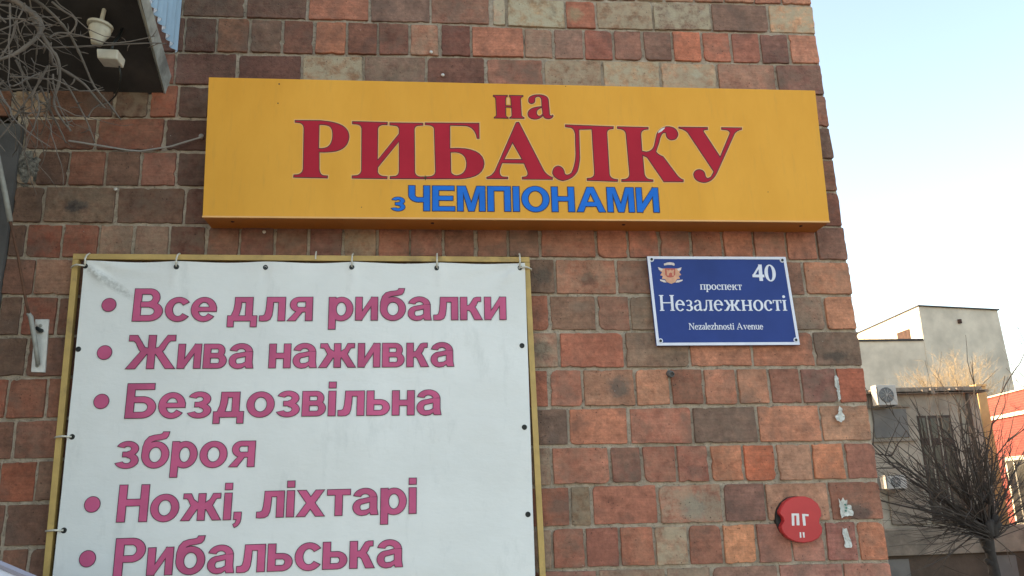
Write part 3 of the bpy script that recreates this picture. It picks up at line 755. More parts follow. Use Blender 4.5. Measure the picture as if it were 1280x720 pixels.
cl.add(vs, [(j*(nx+1)+i, (j+1)*(nx+1)+i, (j+1)*(nx+1)+i+1, j*(nx+1)+i+1) for j in range(nz) for i in range(nx)])
co = cl.build('cloth', M['cloth'], None, smooth=True, normals=False)
# keep the material's object space at the banner's foot
for v in co.data.vertices: v.co -= ban.location
co.parent = ban
M['pink'] = simple('faded_pink', (.55, .095, .205), .7, .2, 6)
M['pink_edge'] = simple('pink_edge', (.07, .014, .034), .6, .1)
surf = lambda q, l: Vector((q.x, BY-cloth_y(q.x, q.z)-.0016-l, q.z))
def bullet(mb, px, py, r, grow, lift):
    c = W(px, py, BY); e = W(px+r, py, BY); R_ = abs(e.x-c.x)+grow
    mb.add([surf(Vector((c.x+R_*math.cos(k*math.pi/14), BY, c.z+R_*math.sin(k*math.pi/14))), lift) for k in range(28)], [tuple(range(28))])
TEXT = [
 ((136.7,381.4,9.4), [('Все',(165.6,401.5),(269.8,401.2),40.2), ('для',(284.6,401.2),(390,400.6),40), ('рибалки',(411,400.5),(632.5,399.4),39)]),
 ((131,440.8,9.7), [('Жива',(157.5,461),(316,460),41.3), ('наживка',(336,459.8),(567,457.7),40.5)]),
 ((127,501.8,10), [('Бездозвільна',(156.3,522.8),(551,518),42.8)]),
 (None, [('зброя',(144,584.8),(317.5,583),44)]),
 ((115.9,630.5,10.4), [('Ножі,',(146.2,652.4),(301,649),45.6), ('ліхтарі',(320.8,647),(520,641.5),44.5)]),
 ((110,698.3,10.7), [('Рибальська',(142,720.5),(503,708),46.8)]),
]
for bl, parts in TEXT:
    line_of(parts, SANS, BY, M['pink_edge'], M['pink'], ban, .0032, surf=surf, name='word')
    if bl:
        e = MB(); bullet(e, *bl, 0, .001); eo = flat_build(e, 'bullet', M['pink_edge'], ban)
        f = MB(); bullet(f, *bl, -.0024, .0016); flat_build(f, 'fill', M['pink'], eo)
M['black_metal'] = simple('black_metal', (.03, .032, .03), .45, .2, 30, metal=.6)
M['tie_white'] = simple('tie_white', (.62, .58, .48), .5, .15, 30)
EYES = [(107.5,333),(221,334),(332,334.2),(440,334.6),(546,335),(649.5,335.2),(98,436.5),(90,546),(80,663),(652.5,432),(655.5,534),(660,643)]
TIES = {0: ('up','left'), 1: ('up',), 3: ('up',), 4: ('up',), 5: ('up','right'), 7: ('left',), 8: ('left',)}
for i, (px, py) in enumerate(EYES):
    c = W(px, py, BY); c.y = BY-cloth_y(c.x, c.z)
    m = MB(); m.lathe(c, (0,-1,0), [(.0098,-.001),(.0098,.0015),(.008,.0030),(.0055,.0030),(.0045,.0006),(.0002,.0006)], 18)
    m.build('eyelet', M['black_metal'], ban, smooth=False)
    for way in TIES.get(i, ()):
        m = MB()
        if way == 'up':
            zt = W(px, 319.5, -.05).z+.004
            pts = [c+Vector((0,-.004,0)), Vector((c.x+.001, c.y-.012, (c.z+zt)/2)), Vector((c.x+.001, -.066, zt-.006)), Vector((c.x+.002, -.050, zt+.004)), Vector((c.x, -.030, zt+.002))]
        else:
            sx = -1 if way == 'left' else 1
            fx = (FTL.x + dL.x*((c.z-FTL.z)/dL.z)) if sx < 0 else (FTR.x+dR.x*((c.z-FTR.z)/dR.z))
            pts = [c+Vector((0,-.004,0)), Vector(((c.x+fx)/2, c.y-.012, c.z+.002)), Vector((fx-sx*.006, -.066, c.z)), Vector((fx+sx*.005, -.050, c.z-.001)), Vector((fx+sx*.006, -.028, c.z-.002))]
        m.tube(pts, .0034, 6); m.build('tie', M['tie_white'], ban, smooth=True)
# left-over tie on the top rail, with no eyelet under it
q = W(395, 321, -.05); m = MB(); m.tube([q+Vector((0,-.008,-.012)), q+Vector((0,-.010,.004)), q+Vector((.001,-.004,.020))], .003, 6)
tag(m.build('cable_tie', M['tie_white']), 'short cut tie left on the top rail of the yellow frame, holding nothing', 'cable tie')

# ------------------------------------------------------------------ blue address plate
PY = -.030
M['enamel_blue'] = simple('enamel_blue', (.022, .048, .215), .38, .10, 6); M['enamel_blue'].node_tree.nodes['Principled BSDF'].inputs['Specular IOR Level'].default_value = .2
M['enamel_white'] = simple('enamel_white', (.72, .73, .80), .35, .06, 20)
pTL, pTR, pBR, pBL = W(808.8,320.5,PY), W(981.8,321.2,PY), W(999.8,431,PY), W(821,432,PY)
pl = empty('address_plate', (pBL.lerp(pBR, .5).x, 0, pBL.z), 'blue enamel address plate with a white rim and the number 40', 'address plate')
def quad_ring(o, wdt, y, thick, name, mat):
    c = sum(o, Vector())/4; inn = []
    for k in range(4):
        a, p, b = o[k-1], o[k], o[(k+1) % 4]
        inn.append(p+((a-p).normalized()+(b-p).normalized())*wdt)
    m = MB()
    F = [Vector((p.x, y-thick, p.z)) for p in o]; G = [Vector((p.x, y-thick, p.z)) for p in inn]
    F2 = [Vector((p.x, y, p.z)) for p in o]; G2 = [Vector((p.x, y, p.z)) for p in inn]
    vs = F+G+F2+G2; fs = []
    for k in range(4):
        k2 = (k+1) % 4
        fs += [(k, k2, 4+k2, 4+k), (8+k, 12+k, 12+k2, 8+k2), (k, 8+k, 8+k2, k2), (4+k, 4+k2, 12+k2, 12+k)]
    m.add(vs, fs); return m.build(name, mat, pl)
m = MB(); q4 = [pBL, pBR, pTR, pTL]
m.hexa([q4[0], q4[1], Vector((q4[1].x, PY+.012, q4[1].z)), Vector((q4[0].x, PY+.012, q4[0].z))], [q4[3], q4[2], Vector((q4[2].x, PY+.012, q4[2].z)), Vector((q4[3].x, PY+.012, q4[3].z))])
m.build('plate', M['enamel_blue'], pl)
quad_ring(q4, .011, PY-.0003, .0012, 'rim', M['enamel_white'])
for px, py in ((814.3,324.5),(977.5,325.5),(994.7,425),(825.5,426.2)):
    c = W(px, py, PY); m = MB(); m.lathe(c, (0,-1,0), [(.010,.0),(.010,.0022),(.007,.003)], 16); so_ = m.build('corner_boss', M['enamel_white'], pl)
    m = MB(); m.lathe(c+Vector((0,-.0030,0)), (0,-1,0), [(.0055,0),(.0055,.002),(.003,.003)], 12); m.build('screw', M['black_metal'], so_)
    bk_ = MB(); bk_.lathe(Vector((c.x, PY+.012, c.z)), (0,1,0), [(.008,0),(.008,.018)], 10); bk_.build('spacer', M['black_metal'], pl)
def zp(x, y): return (790+x/5.333, 300+y/5.333)
def white_line(word, xa, ya, xb, yb, cap_z, cap=662, font=SERIF, gap=40):
    mb = MB(); a, b = W(*zp(xa, ya), PY), W(*zp(xb, yb), PY); d = b-a; L_ = d.length; d /= L_; u_ = Vector((-d.z, 0, d.x))
    h_ = abs((W(*zp(xa, ya-cap_z), PY)-a).dot(u_))
    lay_word(mb, font, word, a, d, u_, L_, h_, .0004, lambda q, l: Vector((q.x, PY-l, q.z)), .0012, gap=gap, cap=cap)
    return flat_build(mb, 'word', M['enamel_white'], pl)
white_line('4', 806, 272, 884, 273, 108, 676); white_line('0', 888, 273, 962, 274, 108, 676); white_line('проспект', 455, 331, 733, 333, 50); white_line('Незалежності', 186, 472, 1034, 471, 104); white_line('Nezalezhnosti Avenue', 380, 597, 874, 596, 42)
M['crest_gold'] = simple('crest_gold', (.66, .34, .20), .5, .15, 60); M['crest_pale'] = simple('crest_pale', (.70, .60, .55), .5, .1, 60); M['crest_red'] = simple('crest_red', (.50, .10, .06), .5, .1, 60)
def crest(polys, mat, lift, name, parent):
    mb = MB()
    for k, p in enumerate(polys):
        tri = tessellate_polygon([[Vector((x, y, 0)) for x, y in p]])
        mb.add([W(*zp(x, y), PY-lift-k*.00002) for x, y in p], [tuple(t) for t in tri])
    return flat_build(mb, name, mat, parent)
cr = crest([[(205,190),(185,205),(200,215),(188,235),(205,240),(200,258),(222,262),(230,280),(262,292),(290,280),(298,262),(320,258),(312,240),(328,232),(315,215),(325,200),(305,190)]], M['crest_gold'], .0012, 'crest', pl)
crest([[(215,170),(212,158),(235,150),(255,148),(278,152),(285,160),(282,172),(262,166),(240,166)]], M['crest_pale'], .0018, 'crown', cr)
for rb_ in ([(172,180),(205,192),(200,206),(180,200)], [(330,182),(300,192),(308,206),(326,200)], [(186,262),(220,268),(230,284),(212,282),(188,272)], [(338,264),(300,268),(290,284),(312,282),(336,272)]): crest([rb_], M['crest_pale'], .0018, 'ribbon', cr)
crest([[(220,188),(288,190),(288,232),(275,246),(254,250),(235,246),(222,232)]], M['crest_red'], .0018, 'shield', cr)
crest([[(232,236),(232,206),(278,207),(278,238),(268,238),(268,222),(258,216),(248,222),(246,238)], [(230,206),(230,198),(238,198),(238,203),(250,203),(250,198),(260,198),(260,203),(272,203),(272,198),(280,198),(280,207)]], M['crest_gold'], .0024, 'gate_emblem', cr)

# ------------------------------------------------------------------ red hydrant disc
HY = -.045
M['hydrant_red'] = simple('hydrant_red', (.50, .032, .034), .38, .10, 9, bump=.06)
hd = empty('hydrant_sign', W(1000, 680, 0), 'round red hydrant sign with white letters low on the brick corner', 'hydrant sign')
hd.location.y = 0
def hz(x, y): return (920+x/5.333, 585+y/5.333)
outline = [(300,265),(322,228),(360,200),(410,189),(460,190),(505,205),(545,238),(565,280),(570,315),(556,340),(556,372),(574,395),(574,430),(550,468),(505,492),(450,500),(395,492),(345,468),(312,432),(298,400),(302,380),(318,355),(312,330),(290,305),(290,285)]
F = [W(*hz(x, y), HY) for x, y in outline]
cen = sum(F, Vector())/len(F)
m = MB(); n = len(F)
rim = [cen+(p-cen)*.965+Vector((0,-.004,0)) for p in F]; bkr = [Vector((p.x, HY+.024, p.z)) for p in F]
m.add(bkr+F+rim, [(i, (i+1) % n, n+(i+1) % n, n+i) for i in range(n)]+[(n+i, n+(i+1) % n, 2*n+(i+1) % n, 2*n+i) for i in range(n)]+[tuple(range(2*n, 3*n)), tuple(range(n-1, -1, -1))])
m.build('disc', M['hydrant_red'], hd)
m = MB(); m.lathe(Vector((cen.x, -.001, cen.z)), (0,-1,0), [(.085,0),(.085,.022)], 24); m.build('mount', M['black_metal'], hd)
def strokes(lst, mat, name, par, scale=hz, y=HY-.0046):
    mb = MB()
    for k, p in enumerate(lst):
        mb.add([W(*scale(a, b), y-k*.00004) for a, b in p], [tuple(range(len(p)))])
    return flat_build(mb, name, mat, par)
M['paint_white'] = simple('paint_white', (.74, .70, .66), .5, .1, 40)
strokes([[(370,303),(388,303),(390,384),(373,384)], [(386,303),(404,303),(404,317),(386,317)], [(402,303),(420,303),(424,382),(404,382)]], M['paint_white'], 'letter', hd)
strokes([[(440,306),(458,306),(466,384),(448,384)], [(455,306),(484,308),(484,322),(456,320)]], M['paint_white'], 'letter', hd)
strokes([[(424,428),(434,428),(436,465),(426,465)], [(444,428),(456,428),(459,464),(448,464)]], M['paint_white'], 'numeral', hd)

# ------------------------------------------------------------------ bracket with its rod, wires, paper scraps, plugs
M['bracket_white'] = simple('bracket_white', (.66, .64, .58), .5, .12, 40, dirt=((.28,.17,.10), .58, .7, .7)); M['rust'] = simple('rust', (.12, .055, .03), .9, .3, 50, bump=.4); M['grey_paint'] = simple('grey_paint', (.30, .29, .25), .6, .2, 40)
br = empty('wall_bracket', W(47, 465, 0), 'white metal wall bracket holding a thin rod, left of the banner', 'bracket')
def slab(px4, y0, y1, bev=.0015):
    m = MB(); f = [W(*p, y0) for p in px4]; g = [Vector((p.x, y1, p.z)) for p in f]
    m.add(f+g, [(0,1,2,3),(7,6,5,4),(0,4,5,1),(1,5,6,2),(2,6,7,3),(3,7,4,0)]); return m
slab([(38.5,465),(56,465.5),(61,399),(44,399)], -.018, -.009).build('plate', M['bracket_white'], br, bevel=.0015)
m = MB(); m.tube([W(47.5,456,-.03), W(44.5,432,-.045), W(38.5,396,-.06), W(35,391,-.065)], [.008,.0085,.009,.007], 10); m.build('tube', M['grey_paint'], br, smooth=True)
m = MB(); m.tube([W(36.5,394,-.064), W(33,380,-.075), W(22,318,-.12), W(13,277,-.15)], .0055, 8); m.build('rod', M['rust'], br, smooth=True)
m = MB(); m.tube([W(13,277,-.15), W(7,245,-.17), W(-3,196,-.2), W(-14,150,-.22)], .010, 8); m.build('pole', M['grey_paint'], br, smooth=True)
m = MB(); m.tube([W(45.5,410,-.022), W(51,413.5,-.028)], .0075, 8); m.lathe(W(52,413.5,-.022), (0,-1,0), [(.008,0),(.008,.012)], 6); m.build('bolt', M['black_metal'], br)
for px, py in ((51,407),(47,450),(46.5,457.5)):
    m = MB(); m.lathe(W(px, py, -.018), (0,-1,0), [(.006,0),(.006,.002),(.003,.003)], 10); m.build('screw', M['grey_paint'], br)
M['wire'] = simple('grey_wire', (.33, .30, .26), .6, .15, 40)
m = MB(); m.tube([W(x, y, -.022-.01*math.sin(i)) for i, (x, y) in enumerate(((86,176),(100,178),(118,181),(140,184.5),(158,187.5),(175,189),(195,186),(214,183),(235,176.5),(252,171.5)))], .0038, 6)
m.lathe(W(252.5,171.5,-.016), (0,-1,0), [(.010,0),(.010,.012),(.005,.016)], 10)
tag(m.build('wall_wire', M['wire'], smooth=False), 'thin grey wire sagging along the bricks to the left end of the shop sign', 'wire')
M['paper'] = simple('torn_paper', (.58, .57, .51), .85, .25, 60, bump=.4, bscale=90)
def scrap(pts, label, sub, extra=None, origin=(920,585), s=5.333):
    mb = MB(); rr = random.Random(len(pts)+int(pts[0][0])); q = []
    for p_, r_ in zip(pts, pts[1:]+pts[:1]):
        d_ = math.dist(p_, r_); k_ = max(1, int(d_/9))
        for i_ in range(k_): q.append((p_[0]+(r_[0]-p_[0])*i_/k_+rr.gauss(0, 2.2), p_[1]+(r_[1]-p_[1])*i_/k_+rr.gauss(0, 2.6)))
    pts = q
    c = (sum(p[0] for p in pts)/len(pts), sum(p[1] for p in pts)/len(pts)); n = len(pts)
    ring = [W(origin[0]+x/s, origin[1]+y/s, -.017-rr.uniform(0, .005)) for x, y in pts]; ctr = W(origin[0]+c[0]/s, origin[1]+c[1]/s, -.016)
    back = [p+Vector((0,.0025,0)) for p in ring]
    mb.add(ring+[ctr]+back, [(i, (i+1) % n, n) for i in range(n)]+[((i+1) % n, i, n+1+i, n+1+(i+1) % n) for i in range(n)])
    o = mb.build('paper_scrap', M['paper']); tag(o, label, 'paper scrap', 'torn paper scraps on the brick corner'); return o
o_ = (880, 430)
scrap([(872,215),(886,210),(894,225),(900,270),(908,330),(909,378),(900,380),(893,340),(888,300),(878,285),(874,255)], 'long thin torn strip of white paper, highest on the brick corner', 0, origin=o_)
scrap([(905,420),(918,430),(925,460),(940,480),(935,505),(915,520),(895,515),(875,490),(878,475),(895,470),(898,440)], 'crumpled star shaped white paper scrap on the tan brick at the corner', 0, origin=o_)
p3 = scrap([(685,208),(700,225),(714,200),(726,218),(738,210),(745,245),(765,248),(785,312),(705,328)], 'square torn white label with green marks, right of the red hydrant sign', 0)
M['ink_green'] = simple('ink_green', (.05, .16, .12), .7)
strokes([[(720,240),(732,238),(736,250),(726,252)], [(730,258),(744,262),(738,275),(730,272)], [(722,282),(736,278),(742,290),(728,292)]], M['ink_green'], 'print_mark', p3, y=-.0245)
scrap([(710,395),(722,410),(738,400),(748,440),(760,470),(770,495),(775,520),(770,532),(728,530),(724,480),(712,430)], 'ragged white paper strip, lowest scrap on the brick corner', 0)
M['plug'] = simple('plug_grey', (.13, .12, .11), .7, .2, 60)
c = W(836,467,-.006); m = MB(); m.lathe(c, (.15,-1,-.25), [(.0135,0),(.0135,.022),(.011,.030),(.009,.030),(.008,.022)], 10)
tag(m.build('wall_plug', M['plug'], smooth=False), 'small grey plug sticking out of a joint below the blue plate', 'wall plug')
M['nail'] = simple('nail', (.62, .56, .48), .4, .1, metal=.5)
for px, py, lb in ((553.5,95.5,'nail head in the dark brick just above the shop sign'), (331,291,'nail head in the wall just under the shop sign'), (539,67,'nail head at the foot of a pale brick above the shop sign'), (146,238,'old hook in the joint above the brick with a black stain')):
    m = MB(); m.lathe(W(px, py, -.006), (0,-1,0), [(.004,0),(.004,.010),(.007,.011),(.007,.014),(.003,.016)], 10); tag(m.build('nail', M['nail']), lb, 'nail', 'nails and hooks in the wall')

# ------------------------------------------------------------------ lamp and junction box under the balcony
M['old_white'] = simple('old_white', (.52, .48, .38), .5, .12, 30, dirt=((.25,.2,.13), .55, .7, .5))
lc = W(122, 45, -.36); axis = (W(124, 30, -.36)-lc)
la = empty('porch_lamp', lc, 'small cream dome lamp fixed under the balcony', 'lamp')
m = MB(); m.lathe(lc+Vector((0,.0,-.022)), (.12,0,1), [(.018,-.012),(.021,0),(.030,.022),(.037,.036),(.038,.048),(.036,.056)], 24); m.build('housing', M['old_white'], la, smooth=True)
m = MB(); m.lathe(lc+Vector((.004,0,.035)), (.12,0,1), [(.036,0),(.044,.003),(.044,.012),(.030,.018),(.008,.020),(.007,.10)], 24); m.build('ring', M['old_white'], la, smooth=False)
bc = W(138, 73, -.36)
jb = empty('junction_box', bc, 'square cream junction box with a cable, hanging under the balcony', 'junction box')
m = MB(); s_ = .036
m.hexa([bc+Vector((-.034,-.03,-.016)), bc+Vector((.036,-.03,-.020)), bc+Vector((.036,.035,-.020)), bc+Vector((-.034,.035,-.016))], [bc+Vector((-.038,-.034,.020)), bc+Vector((.038,-.034,.018)), bc+Vector((.038,.04,.018)), bc+Vector((-.038,.04,.020))]); m.build('box', M['old_white'], jb, bevel=.005)
m = MB(); m.tube([bc+Vector((.0,0,.018)), bc+Vector((.004,0,.06)), bc+Vector((0,.05,.12)), bc+Vector((0,.1,.22))], .005, 8); m.build('stem', M['black_metal'], jb, smooth=True)
m = MB(); m.tube([W(149,82,-.34), W(151,95,-.32), W(149,110,-.28), W(144,120,-.2), W(136,128,-.12), W(120,133,-.03)], .0035, 6); m.build('cable', M['black_metal'], jb, smooth=True)

# ------------------------------------------------------------------ ground
M['asphalt'] = simple('asphalt', (.055, .054, .052), .95, .25, 3, bump=.5, bscale=120)
M['paving'] = simple('paving', (.30, .285, .26), .9, .2, 2.5, bump=.3)
M['earth'] = simple('earth', (.13, .10, .07), .95, .35, 1.2, bump=.6, bscale=25)
g = MB(); g.add([(-400,-400,-1.1),(400,-400,-1.1),(400,900,-1.1),(-400,900,-1.1)], [(0,1,2,3)]); tag(g.build('ground', M['earth']), kind='structure')
g = MB(); pr = [(-30,-1.096),(-14,-.13),(-4.6,-.13)]          # road in front, kerb, pavement, then a bank falling to the lower street
g.add([(x, y, z) for x in (-60, 60) for y, z in pr], [(0,3,4,1),(1,4,5,2)]); tag(g.build('road', M['asphalt']), kind='structure')
g = MB(); pr = [(-4.58,-1.2),(-4.6,-.13),(-4.6,0),(6.0,0),(12.0,-1.09),(12.0,-1.2)]
g.add([(x, y, z) for x in (-60, 60) for y, z in pr], [(i, 6+i, 7+i, i+1) for i in range(5)]); tag(g.build('pavement', M['paving']), kind='structure')
g = MB(); g.box((-60,12.02,-1.2), (60,16.4,-1.085)); tag(g.build('lower_street', M['asphalt']), kind='structure')

# ------------------------------------------------------------------ far buildings beyond the corner
M['render_grey'] = simple('render_grey', (.53, .48, .39), .95, .2, .9, dirt=((.36,.33,.27), .52, .72, .5), bump=.25, bscale=8, dist=.02)
M['render_sunlit'] = simple('render_sunlit', (.66, .60, .44), .95, .12, 1.5, bump=.2, bscale=8, dist=.02)  # paler copy of the grey render, with sunlight put into the colour
M['tar'] = simple('tar', (.05, .045, .045), .9, .2, 4)
M['dark_hole'] = simple('dark_hole', (.06, .03, .02), .9, .4, 5)
M['rubble'] = simple('rubble', (.24, .19, .14), .95, .4, 5, bump=.8, bscale=12, dist=.03)
def prism_wall(mb, pts, yb, off=Vector((0,0,0))):
    """a block whose front outline is pts and whose back lies at depth yb"""
    n = len(pts); bk_ = [Vector((p.x, yb, p.z))+off for p in pts]
    mb.add(list(pts)+bk_, [tuple(range(n)), tuple(range(2*n-1, n-1, -1))]+[((i+1) % n, i, n+i, n+(i+1) % n) for i in range(n)])
YT = 40.0
a = W(1148,383,YT); b = W(1241,390,YT+1.0); zt = a.z; zl = W(1150,426,YT).z
tw = empty('grey_block', (b.x-2, YT+6, 0), 'tall grey rendered block with a sunlit side wall, far behind the corner', 'building')
m = MB(); m.hexa([(a.x, YT, 0), (b.x+.4, YT+.6, 0), (b.x+.4, YT+13, 0), (a.x, YT+13, 0)], [(a.x, YT, zt), (b.x, YT+.6, b.z), (b.x, YT+13, b.z), (a.x, YT+13, zt-.35)]); m.build('tower_wall', M['render_grey'], tw)
m = MB(); m.hexa([(a.x-.06, YT-.1, zt+.003), (b.x+.08, YT+.5, b.z+.003), (b.x+.08, YT+13.1, b.z+.003), (a.x-.06, YT+13.1, zt-.34)], [(a.x-.06, YT-.1, zt+.07), (b.x+.08, YT+.5, b.z+.07), (b.x+.08, YT+13.1, b.z+.07), (a.x-.06, YT+13.1, zt-.28)]); m.build('tower_roof', M['tar'], tw)
m = MB(); m.box((a.x-.03, YT+.05, zl-.3), (a.x-.002, YT+12.9, zt-.42)); m.build('sunlit_skin', M['render_sunlit'], tw)  # thin skin that paints the sun onto the tower's left side
m = MB(); m.box((a.x-.05, YT+1.15, zl+.05), (a.x-.031, YT+2.5, zl+.95)); m.build('side_opening', M['dark_hole'], tw)
lo = W(1060,420,YT)
m = MB(); m.box((lo.x-7, YT+.02, 0), (a.x-.003, YT+12, zl)); m.build('lower_wall', M['render_grey'], tw)
m = MB(); m.box((lo.x-7.1, YT-.06, zl+.003), (a.x-.06, YT+12, zl+.12)); m.build('lower_roof', M['tar'], tw)
c = W(1198.5,402,YT+.3); m = MB(); m.box((c.x-.09, YT+.15, c.z-.12), (c.x+.09, YT+.5, c.z+.12)); m.build('vent_hole', M['dark_hole'], tw)
p0, p1 = W(1170,420,YT+.1), W(1197,405,YT+.3)
m = MB(); m.tube([Vector((p0.x, YT+.20, p0.z)), Vector((p1.x, YT+.32, p1.z))], .022, 5); m.build('wall_cable', M['tar'], tw)

YH = 17.0
M['stucco'] = simple('stucco', (.38, .325, .245), .95, .22, 1.8, dirt=((.17,.135,.10), .46, .66, .75), bump=.35, bscale=14, dist=.012)
M['panel_grey'] = simple('panel_grey', (.17, .16, .14), .9, .2, 2.2, bump=.2, bscale=14, dist=.01)
M['stone'] = simple('stone', (.26, .215, .16), .95, .25, 3, dirt=((.12,.10,.075), .48, .66, .7), bump=.6, bscale=16, dist=.02)
M['plinth'] = simple('plinth', (.10, .072, .05), .95, .3, 2, bump=.6, bscale=12, dist=.02)
M['window_dark'] = (lambda m: m.done(m.mix(m.ramp(m.noise(2, 3), .4, .6), (.02, .018, .017), (.05, .042, .036)), None, .18))(N('window_dark', .18))
M['wood_frame'] = simple('wood_frame', (.05, .033, .022), .7, .2, 8)
hx0 = W(1030,520,YH).x; hx1 = W(1226,520,YH).x; zc = W(1150,492,YH).z
ho = empty('old_house', ((hx0+hx1)/2, YH+3, 0), 'low old stuccoed house with three tall narrow dark windows beyond the brick corner', 'house')
zz = lambda py: W(1140, py, YH).z
xx = lambda px, py=580: W(px, py, YH).x
m = MB(); m.box((hx0, YH, -1.1), (hx1, YH+7, zc)); m.build('wall', M['stucco'], ho)
rr = random.Random(3)
m = MB()
for (py, d, h) in ((487, .10, .10), (491.5, .20, .06)): m.box((xx(1108), YH-d, zz(py)-h/2), (hx1+.1, YH-.002, zz(py)+h/2))
m.build('cornice', M['rubble'], ho, bevel=.01)
m = MB()       # loose tiles and rubble along the eaves
for k in range(60):
    t = rr.random(); x = xx(1076)+(hx1-xx(1076))*t; y = YH+rr.uniform(-.16,.5); z = zc+rr.uniform(0,.12); s = rr.uniform(.03,.12)
    m.hexa([(x-s,y-s,z-.03),(x+s,y-s*.6,z-.03),(x+s*.8,y+s,z-.02),(x-s,y+s,z-.02)], [(x-s,y-s,z+.03),(x+s,y-s*.6,z+.05),(x+s*.8,y+s,z+.05),(x-s,y+s,z+.02)])
tag(m.build('eaves_rubble', M['rubble'], ho), kind='stuff')
m = MB(); m.hexa([(hx0-.2, YH-.2, zc+.002), (hx1+.2, YH-.2, zc+.002), (hx1+.2, YH+7.2, zc+.002), (hx0-.2, YH+7.2, zc+.002)], [(hx0-.2, YH-.2, zc+.06), (hx1+.2, YH-.2, zc+.06), (hx1+.2, YH+3.6, zc+.45), (hx0-.2, YH+3.6, zc+.45)]); m.build('roof', M['rubble'], ho)
for py, d, h in ((508, .06, .05), (550, .07, .06)):
    m = MB(); m.box((hx0, YH-d, zz(py)-h/2), (xx(1147) if py == 508 else xx(1150), YH-.002, zz(py)+h/2)); m.build('string_course', M['stone'], ho, bevel=.006)
m = MB(); m.box((xx(1091,528), YH-.035, zz(546.5)), (xx(1134,528), YH-.002, zz(511))); m.build('grey_panel', M['panel_grey'], ho, bevel=.006)
wins = [(1146.5,1157.5,1164,1172.5), (1160,1171,1178,1187), (1173.5,1188,1192,1203)]
for (xa, xb, xa2, xb2) in wins:
    x0_, x1_ = xx(xa, 525), xx(xb, 525)
    zt_, zm_, zn_, zb_ = zz(520), zz(553), zz(562), zz(650)
    m = MB(); m.box((x0_, YH-.02, zb_), (x1_, YH-.002, zt_)); m.box((x0_+.02, YH-.035, zm_-.06), (x1_-.02, YH-.021, zm_+.05)); wo = m.build('window', M['wood_frame'], ho)
    m = MB(); m.box((x0_+.045, YH-.028, zm_+.09), (x1_-.045, YH-.0215, zt_-.06)); m.build('pane', M['window_dark'], wo)
    m = MB(); m.box((x0_+.045, YH-.028, zb_+.05), (x1_-.045, YH-.0215, zm_-.09)); m.build('pane', M['window_dark'], wo)
    m = MB(); m.box((x0_-.04, YH-.10, zb_-.07), (x1_+.04, YH-.002, zb_-.003)); m.build('sill', M['stone'], wo, bevel=.006)
m = MB()
for k in range(5):        # bulging quoin strips between the windows
    pass
m.box((xx(1108,610), YH-.05, zz(655)), (xx(1152,610), YH-.002, zz(604))); m.build('stone_patch', M['stone'], ho, bevel=.01)
m = MB(); m.box((hx0, YH-.30, -1.1), (xx(1330), YH-.004, zz(693))); m.build('plinth', M['plinth'], ho, bevel=.01)
m = MB(); m.box((hx0, YH-.42, zz(692.5)), (xx(1330), YH-.003, zz(660))); m.build('stone_band', M['stone'], ho, bevel=.015)
for px in (1112, 1245):
    m = MB(); m.box((xx(px-14, 706), YH-.315, -.9), (xx(px+16, 706), YH-.302, zz(697))); m.build('basement_panel', M['panel_grey'], ho)

m = MB(); m.tube([(xx(1206,500), YH-.16, zz(494)), (xx(1206,500), YH-.10, zz(505)), (xx(1206,500), YH-.10, zz(690))], .055, 8); m.build('drainpipe', M['plinth'], ho, smooth=True)
M['ac_white'] = simple('ac_white', (.42, .39, .34), .5, .12, 6); M['ac_grille'] = simple('ac_grille', (.14, .14, .135), .6, .15, 20)
def ac_unit(px, py, wpx, hpx, y, label):
    c = W(px, py, y); sxx = abs(W(px+wpx/2, py, y).x-W(px-wpx/2, py, y).x)/2; sz = abs(W(px, py-hpx/2, y).z-W(px, py+hpx/2, y).z)/2
    t = empty('air_conditioner', (c.x, y, c.z-sz), label, 'air conditioner', 'air conditioning units on the old house')
    m = MB(); m.box((c.x-sxx, y-.14, c.z-sz), (c.x+sxx, y+.12, c.z+sz)); m.build('case', M['ac_white'], t, bevel=.012)
    m = MB(); m.lathe((c.x-sxx*.05, y-.141, c.z), (0,-1,0), [(sz*.76,0),(sz*.76,.012),(sz*.70,.018),(sz*.66,.004)], 22); m.build('fan_grille', M['ac_grille'], t)
    m = MB()
    for k in range(5):
        a = k*math.pi/5; d = Vector((math.cos(a), 0, math.sin(a)))*sz*.68; cc_ = Vector((c.x-sxx*.05, y-.160, c.z)); m.tube([cc_-d, cc_+d], .005, 4)
    m.build('guard_wire', M['ac_white'], t)
    m = MB(); m.box((c.x-sxx*.98, y-.146, c.z-sz*.8), (c.x-sxx*.86, y-.1405, c.z+sz*.8)); m.build('side_slot', M['ac_grille'], t)
    for s in (-1, 1):
        m = MB(); m.box((c.x+s*sxx*.7-.015, y-.13, c.z-sz-.03), (c.x+s*sxx*.7+.015, y+.36, c.z-sz-.002)); m.build('bracket', M['ac_grille'], t)
ac_unit(1105, 494.5, 25, 25, YH-.36, 'air conditioner just under the eaves of the old house, half hidden by the brick corner')
ac_unit(1116.5, 602.5, 26, 17, YH-.36, 'small white air conditioner low on the stucco wall, below the ledge')

